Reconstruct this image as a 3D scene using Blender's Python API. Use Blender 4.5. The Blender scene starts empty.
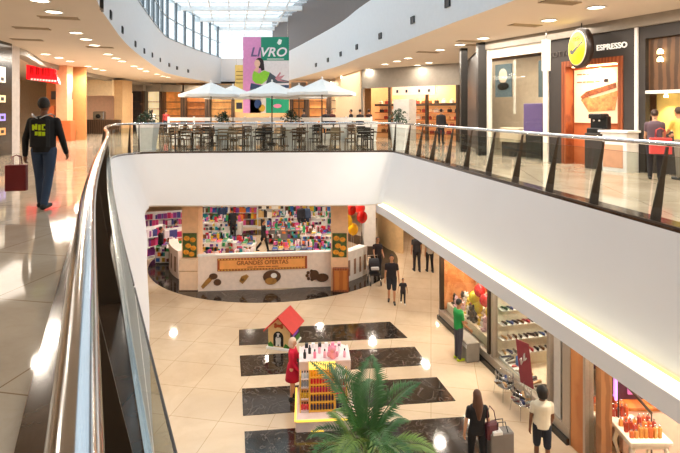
import bpy, bmesh, math, random
from mathutils import Vector, Matrix
random.seed(7)
C = bpy.context.scene.collection
PI = math.pi
CAMZ = 7.1; F = 500.0; HX = 340.0; HY = 112.0
UP = 5.54      # upper floor level
LO = 0.0       # lower floor level
# ---------------------------------------------------------------- helpers
def srgb(h):
    if isinstance(h, str):
        h = h.lstrip('#'); c = [int(h[i:i+2], 16)/255 for i in (0, 2, 4)]
    else: c = h
    return tuple((x/12.92 if x <= 0.04045 else ((x+0.055)/1.055)**2.4) for x in c)
def G(px, py, z=0.0):          # floor point seen at a pixel
    Y = F*(CAMZ-z)/(py-HY); return Vector(((px-HX)*Y/F, Y, z))
def X_at(px, Y): return (px-HX)*Y/F
def Z_at(py, Y): return CAMZ-(py-HY)*Y/F

MATS = {}
def mat(name, col, rough=0.5, metal=0.0, emit=0.0, noise=0.06, scale=6.0, ecol=None, bump=0.0, coat=0.0, spec=None):
    if name in MATS: return MATS[name]
    m = bpy.data.materials.new(name); m.use_nodes = True
    nt = m.node_tree; b = nt.nodes['Principled BSDF']
    c = srgb(col)
    b.inputs['Roughness'].default_value = rough
    b.inputs['Metallic'].default_value = metal
    if coat: b.inputs['Coat Weight'].default_value = coat
    if spec is not None: b.inputs['Specular IOR Level'].default_value = spec
    tc = nt.nodes.new('ShaderNodeTexCoord')
    n = nt.nodes.new('ShaderNodeTexNoise'); n.inputs['Scale'].default_value = scale; n.inputs['Detail'].default_value = 3
    nt.links.new(tc.outputs['Object'], n.inputs['Vector'])
    r = nt.nodes.new('ShaderNodeValToRGB')
    r.color_ramp.elements[0].position = 0.3; r.color_ramp.elements[1].position = 0.7
    r.color_ramp.elements[0].color = tuple(x*(1-noise) for x in c)+(1,)
    r.color_ramp.elements[1].color = tuple(min(1, x*(1+noise)) for x in c)+(1,)
    nt.links.new(n.outputs['Fac'], r.inputs['Fac']); nt.links.new(r.outputs['Color'], b.inputs['Base Color'])
    if bump:
        bn = nt.nodes.new('ShaderNodeBump'); bn.inputs['Strength'].default_value = bump; bn.inputs['Distance'].default_value = 0.02
        nt.links.new(n.outputs['Fac'], bn.inputs['Height']); nt.links.new(bn.outputs['Normal'], b.inputs['Normal'])
    if emit:
        e = srgb(ecol or col)
        b.inputs['Emission Color'].default_value = e+(1,); b.inputs['Emission Strength'].default_value = emit
    m.diffuse_color = c+(1,)
    MATS[name] = m; return m
def col(h, rough=0.55): return mat('paint_'+h.lstrip('#')+'_%d' % int(rough*100), h, rough)
def wood(name, c1, c2, rough=0.4, scale=3.0):
    if name in MATS: return MATS[name]
    m = mat(name, c1, rough); nt = m.node_tree
    w = nt.nodes.new('ShaderNodeTexWave'); w.inputs['Scale'].default_value = scale; w.inputs['Distortion'].default_value = 3; w.inputs['Detail'].default_value = 3
    w.bands_direction = 'X'
    tc = nt.nodes['Texture Coordinate']; nt.links.new(tc.outputs['Object'], w.inputs['Vector'])
    r = [n for n in nt.nodes if n.type == 'VALTORGB'][0]
    r.color_ramp.elements[0].color = srgb(c1)+(1,); r.color_ramp.elements[1].color = srgb(c2)+(1,)
    nt.links.new(w.outputs['Fac'], r.inputs['Fac']); return m
def tile_mat(name, c1, c2, grout, size=1.2, rough=0.12, vein=0.0, cv='#ffffff', ang=0.0, nscale=0.9, spec=0.5):
    m = bpy.data.materials.new(name); m.use_nodes = True; MATS[name] = m
    nt = m.node_tree; b = nt.nodes['Principled BSDF']; b.inputs['Roughness'].default_value = rough
    b.inputs['Specular IOR Level'].default_value = spec
    g = nt.nodes.new('ShaderNodeNewGeometry')
    mp = nt.nodes.new('ShaderNodeMapping'); mp.inputs['Rotation'].default_value[2] = ang
    nt.links.new(g.outputs['Position'], mp.inputs['Vector'])
    n = nt.nodes.new('ShaderNodeTexNoise'); n.inputs['Scale'].default_value = nscale; n.inputs['Detail'].default_value = 7; n.inputs['Roughness'].default_value = 0.62
    n.inputs['Distortion'].default_value = 0.6
    nt.links.new(mp.outputs['Vector'], n.inputs['Vector'])
    r = nt.nodes.new('ShaderNodeValToRGB'); r.color_ramp.elements[0].position = 0.36; r.color_ramp.elements[1].position = 0.66
    r.color_ramp.elements[0].color = srgb(c1)+(1,); r.color_ramp.elements[1].color = srgb(c2)+(1,)
    nt.links.new(n.outputs['Fac'], r.inputs['Fac'])
    out = r.outputs['Color']
    if vein:
        n2 = nt.nodes.new('ShaderNodeTexNoise'); n2.inputs['Scale'].default_value = 1.5; n2.inputs['Detail'].default_value = 8; n2.inputs['Distortion'].default_value = 2.2
        nt.links.new(mp.outputs['Vector'], n2.inputs['Vector'])
        r2 = nt.nodes.new('ShaderNodeValToRGB'); e = r2.color_ramp.elements
        e[0].position = 0.485; e[0].color = (0, 0, 0, 1); e[1].position = 0.5; e[1].color = (vein, vein, vein, 1)
        x = e.new(0.515); x.color = (0, 0, 0, 1)
        nt.links.new(n2.outputs['Fac'], r2.inputs['Fac'])
        mx = nt.nodes.new('ShaderNodeMixRGB'); mx.inputs[2].default_value = srgb(cv)+(1,)
        nt.links.new(r2.outputs['Color'], mx.inputs[0]); nt.links.new(out, mx.inputs[1]); out = mx.outputs[0]
    br = nt.nodes.new('ShaderNodeTexBrick'); br.offset = 0.0
    br.inputs['Scale'].default_value = 1.0; br.inputs['Mortar Size'].default_value = 0.006
    br.inputs['Brick Width'].default_value = size; br.inputs['Row Height'].default_value = size
    br.inputs['Color1'].default_value = (1, 1, 1, 1); br.inputs['Color2'].default_value = (0.93, 0.93, 0.93, 1)
    br.inputs['Mortar'].default_value = srgb(grout)+(1,); br.inputs['Mortar Smooth'].default_value = 0.2
    nt.links.new(mp.outputs['Vector'], br.inputs['Vector'])
    mm = nt.nodes.new('ShaderNodeMixRGB'); mm.blend_type = 'MULTIPLY'; mm.inputs[0].default_value = 1
    nt.links.new(out, mm.inputs[1]); nt.links.new(br.outputs['Color'], mm.inputs[2])
    nt.links.new(mm.outputs[0], b.inputs['Base Color']); return m
def glass_mat(name, tint, refl=1.0, rough=0.02, haze=0.0):
    m = bpy.data.materials.new(name); m.use_nodes = True; MATS[name] = m
    nt = m.node_tree; nt.nodes.clear()
    o = nt.nodes.new('ShaderNodeOutputMaterial'); t = nt.nodes.new('ShaderNodeBsdfTransparent'); g = nt.nodes.new('ShaderNodeBsdfGlossy')
    g.inputs['Roughness'].default_value = rough; t.inputs['Color'].default_value = srgb(tint)+(1,)
    fr = nt.nodes.new('ShaderNodeFresnel'); ge = nt.nodes.new('ShaderNodeNewGeometry'); ma = nt.nodes.new('ShaderNodeMath'); ma.operation = 'MULTIPLY_ADD'
    ma.inputs[1].default_value = 1/1.45-1.45; ma.inputs[2].default_value = 1.45   # same reflectance from both sides of the sheet
    nt.links.new(ge.outputs['Backfacing'], ma.inputs[0]); nt.links.new(ma.outputs[0], fr.inputs['IOR'])
    mu = nt.nodes.new('ShaderNodeMath'); mu.operation = 'MULTIPLY'; mu.inputs[1].default_value = refl; mu.use_clamp = True
    nt.links.new(fr.outputs[0], mu.inputs[0])
    mx = nt.nodes.new('ShaderNodeMixShader'); nt.links.new(mu.outputs[0], mx.inputs[0])
    src = t.outputs[0]
    if haze:
        d = nt.nodes.new('ShaderNodeBsdfTranslucent'); d.inputs['Color'].default_value = srgb(tint)+(1,)
        m2 = nt.nodes.new('ShaderNodeMixShader'); m2.inputs[0].default_value = haze
        nt.links.new(t.outputs[0], m2.inputs[1]); nt.links.new(d.outputs[0], m2.inputs[2]); src = m2.outputs[0]
    nt.links.new(src, mx.inputs[1]); nt.links.new(g.outputs[0], mx.inputs[2]); nt.links.new(mx.outputs[0], o.inputs[0]); return m

class MB:
    def __init__(s): s.v = []; s.f = []; s.m = []; s.sm = []
    def add(s, vs, fs, mi=0, smooth=False):
        o = len(s.v); s.v += [tuple(v) for v in vs]
        for f in fs: s.f.append([i+o for i in f]); s.m.append(mi); s.sm.append(smooth)
        return s
    def box(s, a, b, mi=0, M=None):
        x0, y0, z0 = a; x1, y1, z1 = b
        vs = [Vector(p) for p in ((x0,y0,z0),(x1,y0,z0),(x1,y1,z0),(x0,y1,z0),(x0,y0,z1),(x1,y0,z1),(x1,y1,z1),(x0,y1,z1))]
        if M: vs = [M @ v for v in vs]
        return s.add(vs, [(0,3,2,1),(4,5,6,7),(0,1,5,4),(1,2,6,5),(2,3,7,6),(3,0,4,7)], mi)
    def bbox(s, a, b, r=0.01, mi=0, M=None):   # box with softened vertical and top edges
        x0, y0, z0 = a; x1, y1, z1 = b
        ring = [(x0+r,y0),(x1-r,y0),(x1,y0+r),(x1,y1-r),(x1-r,y1),(x0+r,y1),(x0,y1-r),(x0,y0+r)]
        cx, cy = (x0+x1)/2, (y0+y1)/2
        sx = 1-2*r/max(x1-x0, 1e-4); sy = 1-2*r/max(y1-y0, 1e-4)
        vs = [(x,y,z0) for x,y in ring]+[(x,y,z1-r) for x,y in ring]+[(cx+(x-cx)*sx, cy+(y-cy)*sy, z1) for x,y in ring]
        vs = [Vector(v) for v in vs]
        if M: vs = [M @ v for v in vs]
        fs = [tuple(range(7,-1,-1)), tuple(range(16,24))]
        for k in (0, 8):
            for i in range(8): j = (i+1) % 8; fs.append((k+i,k+j,k+8+j,k+8+i))
        return s.add(vs, fs, mi)
    def ell(s, c, r, mi=0, n=12, m=8, M=None):
        vs = []; fs = []
        for i in range(m+1):
            th = PI*i/m
            for j in range(n):
                ph = 2*PI*j/n
                vs.append(Vector((c[0]+r[0]*math.sin(th)*math.cos(ph), c[1]+r[1]*math.sin(th)*math.sin(ph), c[2]-r[2]*math.cos(th))))
        if M: vs = [M @ v for v in vs]
        for i in range(m):
            for j in range(n):
                k = (j+1) % n; fs.append((i*n+j, i*n+k, (i+1)*n+k, (i+1)*n+j))
        return s.add(vs, fs, mi, True)
    def lathe(s, prof, n=16, mi=0, c=(0,0,0), M=None, smooth=True):
        vs = []; fs = []
        for r, z in prof:
            for j in range(n):
                a = 2*PI*j/n; vs.append(Vector((c[0]+r*math.cos(a), c[1]+r*math.sin(a), c[2]+z)))
        if M: vs = [M @ v for v in vs]
        for i in range(len(prof)-1):
            for j in range(n):
                k = (j+1) % n; fs.append((i*n+j, i*n+k, (i+1)*n+k, (i+1)*n+j))
        fs.append(tuple(range(n-1,-1,-1))); fs.append(tuple((len(prof)-1)*n+j for j in range(n)))
        return s.add(vs, fs, mi, smooth)
    def tube(s, pts, r, n=8, mi=0, sx=1.0, sy=1.0, up=None):
        pts = [Vector(p) for p in pts]; rs = r if isinstance(r, (list, tuple)) else [r]*len(pts)
        vs = []; fs = []; N = len(pts)
        for i, p in enumerate(pts):
            d = (pts[min(i+1,N-1)]-pts[max(i-1,0)])
            d = d.normalized() if d.length > 1e-9 else Vector((0,0,1))
            u = Vector(up) if up else (Vector((0,0,1)) if abs(d.z) < 0.93 else Vector((0,1,0)))
            a = d.cross(u).normalized(); b = a.cross(d).normalized()
            for j in range(n):
                t = 2*PI*j/n+PI/n; vs.append(p+a*(rs[i]*sx*math.cos(t))+b*(rs[i]*sy*math.sin(t)))
        for i in range(N-1):
            for j in range(n):
                k = (j+1) % n; fs.append((i*n+j, i*n+k, (i+1)*n+k, (i+1)*n+j))
        fs.append(tuple(range(n-1,-1,-1))); fs.append(tuple((N-1)*n+j for j in range(n)))
        return s.add(vs, fs, mi, n > 5)
    def poly(s, pts, z0, z1, mi=0, M=None):    # vertical prism from an outline
        n = len(pts); vs = [Vector((p[0],p[1],z0)) for p in pts]+[Vector((p[0],p[1],z1)) for p in pts]
        if M: vs = [M @ v for v in vs]
        fs = [tuple(range(n-1,-1,-1)), tuple(range(n,2*n))]+[(i,(i+1)%n,n+(i+1)%n,n+i) for i in range(n)]
        return s.add(vs, fs, mi)
    def loft(s, A, B, mi=0, smooth=False):
        n = len(A); return s.add(list(A)+list(B), [(i,i+1,n+i+1,n+i) for i in range(n-1)], mi, smooth)
def obj(name, mb, mats, parent=None, loc=None, rotz=None):
    me = bpy.data.meshes.new(name); me.from_pydata(mb.v, [], mb.f)
    if not isinstance(mats, (list, tuple)): mats = [mats]
    for m in mats: me.materials.append(m)
    for p, mi, sm in zip(me.polygons, mb.m, mb.sm): p.material_index = mi; p.use_smooth = sm
    bm = bmesh.new(); bm.from_mesh(me); bmesh.ops.recalc_face_normals(bm, faces=bm.faces); bm.to_mesh(me); bm.free()
    o = bpy.data.objects.new(name, me); C.objects.link(o)
    if parent: o.parent = parent
    if loc is not None: o.location = loc
    if rotz is not None: o.rotation_euler[2] = rotz
    return o
def tag(o, label=None, cat=None, group=None, kind=None):
    if label: o['label'] = label
    if cat: o['category'] = cat
    if group: o['group'] = group
    if kind: o['kind'] = kind
    return o
def thing(name, label, cat, loc=(0,0,0), rotz=0.0, group=None, kind=None):
    o = bpy.data.objects.new(name, None); C.objects.link(o); o.empty_display_size = 0.1
    o.location = loc; o.rotation_euler = (0,0,rotz); return tag(o, label, cat, group, kind)
def struct(name, mb, mats, parent=None):
    o = obj(name, mb, mats, parent)
    if not parent: o['kind'] = 'structure'
    return o
KIDS = {}
def dup(root, loc, rotz=None, label=None, group=None, scale=None):
    def kids(o): return [c for c in bpy.data.objects if c.parent == o]
    if root.name not in KIDS: KIDS[root.name] = [(c, kids(c)) for c in kids(root)]
    r = root.copy(); C.objects.link(r); r.location = loc
    if rotz is not None: r.rotation_euler = (0,0,rotz)
    if scale: r.scale = (scale,)*3 if not isinstance(scale, tuple) else scale
    if label: r['label'] = label
    if group: r['group'] = group
    for ch, gs in KIDS[root.name]:
        c = ch.copy(); C.objects.link(c); c.parent = r
        for g in gs:
            d = g.copy(); C.objects.link(d); d.parent = c
    return r
def text(s, size, m, parent, M, depth=0.004, name='lettering', shear=0.0, xs=1.0, offset=0.0):
    cu = bpy.data.curves.new(name, 'FONT'); cu.body = s; cu.size = size; cu.extrude = depth; cu.align_x = 'CENTER'; cu.align_y = 'CENTER'
    cu.shear = shear; cu.offset = offset; cu.resolution_u = 3
    t = bpy.data.objects.new('tmp_text', cu); C.objects.link(t)
    dg = bpy.context.evaluated_depsgraph_get(); me = bpy.data.meshes.new_from_object(t.evaluated_get(dg))
    bpy.data.objects.remove(t); me.materials.clear(); me.materials.append(m)
    me.transform(Matrix.Diagonal((xs,1,1,1))); me.transform(M); me.name = name
    o = bpy.data.objects.new(name, me); C.objects.link(o); o.parent = parent; return o
def upright(x, y, z, rz=0.0):   # text / panel standing up, readable from -Y when rz = 0
    return Matrix.Translation((x,y,z)) @ Matrix.Rotation(rz, 4, 'Z') @ Matrix.Rotation(PI/2, 4, 'X')
def cr(P, t):                   # Catmull-Rom over 2D/3D points, t in 0..len-1
    i = min(int(t), len(P)-2); u = t-i
    p1 = Vector(P[i]); p2 = Vector(P[i+1]); p0 = Vector(P[i-1]) if i > 0 else p1*2-p2; p3 = Vector(P[i+2]) if i+2 < len(P) else p2*2-p1
    return 0.5*((2*p1)+(p2-p0)*u+(2*p0-5*p1+4*p2-p3)*u*u+(3*p1-p0-3*p2+p3)*u*u*u)
def samp(P, ts, z): return [Vector((*cr([(*p[:2],0) for p in P], t)[:2], z)) for t in ts]
# ---------------------------------------------------------------- materials
M_white = mat('white_plaster', '#f0eded', 0.7, noise=0.015, scale=0.7)
M_ceil = mat('warm_ceiling_paint', '#dacdbd', 0.75, noise=0.02, scale=0.7)
M_steel = mat('brushed_steel', '#cfd3d6', 0.22, 1.0, noise=0.03, scale=30)
M_satin = mat('satin_steel', '#b9aea2', 0.38, 0.6, noise=0.04, scale=20)
M_rail = mat('handrail_steel', '#c9cccf', 0.13, 1.0, noise=0.02, scale=20)
M_dmetal = mat('dark_bronze_metal', '#45372d', 0.35, 0.3)
M_black = mat('black_plastic', '#141414', 0.4)
M_granite = tile_mat('dark_granite', '#231d19', '#3a312a', '#2a2a2a', 1.2, 0.09, 0.35, '#a8a098', 0.0, 4.0, 0.6)
M_granite2 = tile_mat('dark_granite_kerb', '#3c2c21', '#574132', '#b0a090', 1.4, 0.12, 0.0, '#000000', 0.1, 3.0, 0.6)
M_floor = tile_mat('polished_beige_marble', '#d3ba9c', '#e3cdb0', '#c9b7a0', 1.2, 0.06, 0.10, '#c9ab86', 0.18, 0.6, 0.55)
M_ufloor = tile_mat('polished_cream_marble', '#bfac96', '#d6c6b2', '#bfae9a', 1.2, 0.055, 0.12, '#b99c7a', 0.18, 0.9, 0.55)
M_glass = glass_mat('clear_balustrade_glass', '#d9e2df', 0.6)
M_shopglass = glass_mat('shop_window_glass', '#f4f6f4', 0.8)
M_skyglass = glass_mat('skylight_glass', '#bfcad0', 0.3, haze=0.25)
M_cove = mat('cove_light_strip', '#fff6e0', 0.5, emit=1.25, ecol='#fff3d2')
M_covey = mat('cove_edge_yellow', '#fff09a', 0.5, emit=0.75, ecol='#ffec70')
M_lamp = mat('downlight_lens', '#fff4dc', 0.4, emit=8.0, ecol='#fff0d0')
M_wood = wood('orange_wood', '#a0561f', '#b8702f', 0.4, 1.0)
M_dwood = wood('dark_walnut', '#33241a', '#5a4331', 0.45, 2.0)
# ---------------------------------------------------------------- atrium edge paths (left walkway -> terrace -> right walkway)
FT = [(1.775,-3),(-.325,1.2),(-1.44,3.44),(-3.1,6.84),(-4.09,8.86),(-5.36,11.5),(-6.27,13.4),(-7.2,15.6),(-7.75,17.1),(-7.85,18.1),(-7.5,18.75),(-6.6,19.1),(-4,19.35),(0,19.6),(1.6,19.7),(2.0,19.6),(2.15,19.2),(2.58,17),(3.63,11),(4.42,6.5),(6.08,-3)]
FR = [(1.5,-3),(-.62,1.2),(-1.7,3.44),(-3.22,6.84),(-4.12,8.86),(-5.36,11.5),(-6.3,13.4),(-7.2,15.5),(-7.75,17.05),(-7.88,18.1),(-7.55,18.8),(-6.6,19.18),(-4,19.42),(0,19.67),(1.6,19.78),(2.1,19.72),(2.36,19.3),(2.84,17),(3.89,11),(4.68,6.5),(6.34,-3)]
FB = [(2.0,-3),(-.15,1.2),(-1.2,3.44),(-2.6,6.84),(-3.38,8.86),(-4.44,11.5),(-5.2,13.5),(-6.1,15.7),(-6.75,17.3),(-7.0,18.3),(-7.08,18.72),(-6.3,18.75),(-4,18.78),(0,18.85),(1.1,18.95),(1.5,19.1),(1.75,18.8),(2.19,17),(3.44,11),(4.39,6.46),(6.35,-3)]
FG = [(1.15,-3),(-.95,1.2),(-2.04,3.44),(-3.62,6.84),(-4.6,8.86),(-5.85,11.6),(-6.75,13.6),(-7.7,15.8),(-8.2,17.2),(-8.25,18.3),(-7.8,19.2),(-6.6,19.5),(-4,19.75),(0,20),(1.7,20.1),(2.4,20),(2.6,19.3),(3.0,17),(4.05,11),(4.85,6.5),(6.5,-3)]
FO = [(-25,-3),(-25,1.2),(-25,3.44),(-25,6.84),(-25,8.86),(-25,11.5),(-25,13.4),(-25,18),(-25,25),(-25,45),(-25,60),(-12,60),(-6,60),(0,60),(6,60),(14,60),(20,60),(20,30),(20,15),(20,6.5),(20,-3)]
NT = len(FT)-1
ts = [i/6 for i in range(NT*6+1)]
mb = MB(); mb.loft(samp(FG, ts, UP), samp(FO, ts, UP)); mb.loft(samp(FG, ts, UP-.3), samp(FO, ts, UP-.3)); struct('floor', mb, M_ufloor)
mb = MB(); a = samp(FT, ts, UP+.02); b = samp(FG, ts, UP+.02); mb.loft(a, b); mb.loft(b, samp(FG, ts, UP-.05)); mb.loft(a, samp(FT, ts, UP-.05)); struct('trim_1', mb, M_granite2)
mb = MB(); mb.loft(samp(FT, ts, UP-.02), samp(FB, ts, 3.6), 0, True); struct('wall_atrium', mb, M_white)
mb = MB(); mb.loft(samp(FB, ts, 3.56), samp(FO, ts, 3.56)); mb.loft(samp(FB, ts, 3.56), samp(FB, ts, 3.6)); struct('ceiling_lower', mb, M_ceil)
mb = MB(); mb.add([(-25,-3.5,0),(20,-3.5,0),(20,60,0),(-25,60,0)], [(0,1,2,3)]); struct('floor_lower', mb, M_floor)
# cove ledge with strip light along the right fascia
tr = [15.6+i/8 for i in range(int((NT-15.6)*8)+1)]
def off(P, t, d, z):
    a = cr([(*p,0) for p in P], max(t-.02,0)); b = cr([(*p,0) for p in P], min(t+.02,NT)); dd = (b-a).normalized(); p = cr([(*p,0) for p in P], t)
    return Vector((p.x+dd.y*d, p.y-dd.x*d, z))
o1 = [off(FB,t,0.02,3.58) for t in tr]; o2 = [off(FB,t,0.36,3.58) for t in tr]
mb = MB(); mb.loft(o2, [p-Vector((0,0,.26)) for p in o2]); mb.loft(o2, [p+Vector((0,0,.03)) for p in o2])
mb.loft([p-Vector((0,0,.26)) for p in o2], [p-Vector((0,0,.21)) for p in o1]); mb.loft(o1, o2); struct('trim_2', mb, M_white)
cv = thing('cove_light', 'long warm glowing strip light along the foot of the right white fascia', 'strip light')
mb = MB(); mb.loft([off(FB,t,0.06,3.6) for t in tr], [off(FB,t,0.30,3.6) for t in tr]); mb.loft([off(FB,t,0.06,3.6) for t in tr], [off(FB,t,0.06,3.64) for t in tr]); obj('light_strip', mb, M_cove, cv)
mb = MB(); mb.loft([off(FB,t,0.03,3.64) for t in tr], [off(FB,t,0.06,3.63) for t in tr]); mb.loft([off(FB,t,0.03,3.67) for t in tr], [off(FB,t,0.03,3.64) for t in tr]); obj('edge_strip', mb, M_covey, cv)
# ---------------------------------------------------------------- balustrades
def P2(P, t): return cr([(*p,0) for p in P], t)
def arclen_ts(t0, t1, step):
    out = [t0]; acc = 0; n = 600; prev = P2(FT, t0)
    for i in range(1, n+1):
        t = t0+(t1-t0)*i/n; p = P2(FT, t); acc += (p-prev).length; prev = p
        if acc >= step: out.append(t); acc = 0
    if out[-1] < t1-0.1: out.append(t1)
    else: out[-1] = t1
    return out
def balustrade(t0, t1, step, label, every=1, skip_near=-99):
    r = thing('glass_balustrade', label, 'balustrade')
    fine = [t0+(t1-t0)*i/80 for i in range(81)]
    rail = [P2(FR,t)+Vector((0,0,UP+1.115)) for t in fine]
    mb = MB(); mb.tube(rail, .036, 14); obj('handrail', mb, M_rail, r)
    def lerp(t, u, z): a = P2(FT,t); b = P2(FR,t); p = a.lerp(b, u); return Vector((p.x,p.y,z))
    mb = MB(); mb.loft([lerp(t,-.0,UP) for t in fine], [lerp(t,-.0,UP+.05) for t in fine]); mb.loft([lerp(t,-.0,UP+.05) for t in fine], [off(FT,t,-.03,UP+.05) for t in fine])
    mb.loft([off(FT,t,-.03,UP+.05) for t in fine], [off(FT,t,-.03,UP+.02) for t in fine]); obj('base_profile', mb, M_steel if t0 < 8 else M_dmetal, r)
    tt = arclen_ts(t0, t1, step)
    for a, b in zip(tt[:-1], tt[1:]):
        e = (b-a)*.012; q = [a+e+(b-a-2*e)*i/6 for i in range(7)]
        lo = [lerp(t,.05,UP+.05) for t in q]; hi = [lerp(t,.42,UP+.96) for t in q]
        g = MB(); g.loft(lo, hi, 0, True); gp = obj('glass_pane', g, M_glass, r)
        g = MB(); g.tube(hi, .0035, 4); obj('edge_trim', g, M_dmetal, gp)
    for ti, t in enumerate(tt):
        if ti % every or P2(FT,t).y < skip_near: continue
        p = P2(FT,t); q = P2(FR,t); d = (P2(FT,min(t+.05,NT))-P2(FT,max(t-.05,0))).normalized(); n = Vector((-d.y,d.x,0))
        h = .012; vs = []
        for (z, base, w) in ((UP+.02, p+n*.03, .17),(UP+.6, p.lerp(q,.5)+n*.03, .09),(UP+1.07, q-n*.0, .035)):
            for s1 in (-h, h):
                vs += [base+n*0+d*s1+Vector((0,0,z)), base+n*w+d*s1+Vector((0,0,z))]
        g = MB(); fs = []
        for k in (0, 4):
            fs += [(k,k+1,k+5,k+4),(k+2,k+6,k+7,k+3),(k,k+4,k+6,k+2),(k+1,k+3,k+7,k+5)]
        fs += [(0,2,3,1),(8,9,11,10)]; g.add(vs, fs); obj('post', g, M_dmetal, r)
    return r
balustrade(0.0, 10.0, 1.3, 'glass balustrade with round steel handrail curving along the left walkway', 2, 1.0)
balustrade(10.0, 15.3, 1.25, 'glass balustrade with dark posts along the umbrella terrace edge')
balustrade(15.3, NT, 1.25, 'glass balustrade with tapered dark posts along the right walkway')
# ---------------------------------------------------------------- upper hall shell
CZ = 9.6; BT = 11.9; RZ = 14.6
LB = [(1.5,-3.4),(-1.5,3),(-4.3,9),(-5.44,11.2),(-6.3,13.6),(-7.7,17.9),(-9,22.7),(-10.7,29.8),(-11.2,33),(-11.1,39),(-10.6,44.6)]
RB = [(6.9,-3.4),(5.3,5),(3.86,11.36),(3.12,14.2),(2.05,18.65),(.9,23),(0,26.9),(-1.9,33),(-3.9,39),(-5,42),(-6,44.6)]
tb = [i/5 for i in range(len(LB)*5-4)]
for nm, P, side in (('left', LB, -25), ('right', RB, 20)):
    mb = MB(); mb.loft(samp(P, tb, CZ), samp(P, tb, BT), 0, True); 
    sg = -1 if side < 0 else 1
    mb.loft(samp(P, tb, BT), [p+Vector((.25*sg,0,0)) for p in samp(P, tb, BT)]); struct('wall_upper_'+nm, mb, mat('atrium_band_paint', '#e6e8ea', 0.7, noise=0.015))
    mb = MB(); mb.loft(samp(P, tb, CZ), [Vector((side,p.y,CZ)) for p in samp(P, tb, CZ)]); struct('ceiling_'+nm, mb, M_ceil)
e0 = samp(LB, [10], 0)[0]; e1 = samp(RB, [10], 0)[0]
mb = MB(); mb.box((e0.x,44.6,CZ),(e1.x,44.9,BT)); struct('wall_upper_end', mb, M_white)
mb = MB(); mb.box((-25,44.6,CZ),(20,60,CZ+.2)); struct('ceiling_far', mb, M_ceil)
for nm, a, b in (('back',(-25.2,-3.8,0),(20.2,-3.5,CZ+5)), ('far',(-25.2,60,0),(20.2,60.3,CZ+.2)), ('outer_left',(-25.3,-3.5,0),(-25,60,CZ)), ('outer_right',(20,-3.5,0),(20.3,60,CZ))):
    mb = MB(); mb.box(a, b); struct('wall_'+nm, mb, mat('hall_wall_paint', '#d9c3a6', 0.7))
# dark soffit wall between right band and skylight
tb2 = [i/5 for i in range(41+10)]
mb = MB(); mb.loft([p+Vector((.02,0,0)) for p in samp(RB, tb2, BT)], [p+Vector((-.05,0,0)) for p in samp(RB, tb2, RZ+.6)]); struct('wall_clerestory_right', mb, mat('dark_taupe_metal_cladding', '#5f524b', 0.55, 0.0, noise=.03))
# clerestory (left) : window_1, skylight: window_2
w1 = tag(thing('window_1', None, None), kind='structure')
mb = MB(); mb.loft(samp(LB, tb, BT), samp(LB, tb, RZ)); obj('glazing', mb, M_skyglass, w1)
M_mull = mat('pale_grey_mullion', '#aeb6bb', 0.5, 0.2)
M_beam = mat('white_roof_beam', '#eef2f4', 0.5)
g = MB()
for z in (BT+.05, BT+1.35, RZ-.05): g.tube(samp(LB, tb, z), .05, 4)
obj('window_frame', g, M_mull, w1)
def lbt(Y):
    lo, hi = 0.0, 10.0
    for _ in range(30):
        m = (lo+hi)/2
        if P2(LB, m).y < Y: lo = m
        else: hi = m
    return lo
def rbt(Y):
    lo, hi = 0.0, 10.0
    for _ in range(30):
        m = (lo+hi)/2
        if P2(RB, m).y < Y: lo = m
        else: hi = m
    return lo
Y = 0
while Y < 44:
    p = P2(LB, lbt(Y)); g = MB(); g.box((p.x-.09,p.y-.06,BT),(p.x+.09,p.y+.06,RZ)); obj('mullion', g, mat('dark_grey_mullion', '#6d757b', 0.5, 0.3), w1); Y += 1.9
w2 = tag(thing('window_2', None, None), kind='structure')
mb = MB()
ys = [-3.4+i*2 for i in range(40)]
A = [Vector((P2(LB, lbt(min(y,44.5))).x-.3 - (max(0,y-44.5)*.05), y, RZ)) for y in ys]
B = [Vector((P2(RB, rbt(min(y,41))).x+.05 - (max(0,y-41)*.23), y, RZ)) for y in ys]
mb.loft(A, B); obj('glazing', mb, M_skyglass, w2)
y = 1.0
while y < 74:
    i = min(range(len(ys)), key=lambda k: abs(ys[k]-y)); xa = A[i].x-.1; xb = B[i].x+.1
    g = MB(); g.box((xa,y-.09,RZ-.34),(xb,y+.09,RZ-.02)); obj('roof_beam', g, M_beam, w2)
    y += 4.3 if y > 28 else 3.0
y = 2.0; g = MB()
while y < 72:
    i = min(range(len(ys)), key=lambda k: abs(ys[k]-y)); g.box((A[i].x-.1,y-.03,RZ-.1),(B[i].x+.1,y+.03,RZ-.02)); y += 1.45
obj('glazing_grid', g, M_beam, w2)['kind'] = 'stuff'
for k in range(-9, 22):
    # longitudinal glazing bars running with the hall
    pts = []
    for y in [0+i*2 for i in range(38)]:
        x = 2.2+k*1.35-(y-20)*.215
        i = min(range(len(ys)), key=lambda q: abs(ys[q]-y))
        if A[i].x < x < B[i].x: pts.append((x,y,RZ-.08))
    if len(pts) > 2: g = MB(); g.tube(pts, .06, 4); obj('glazing_bar', g, M_beam, w2)
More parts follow.
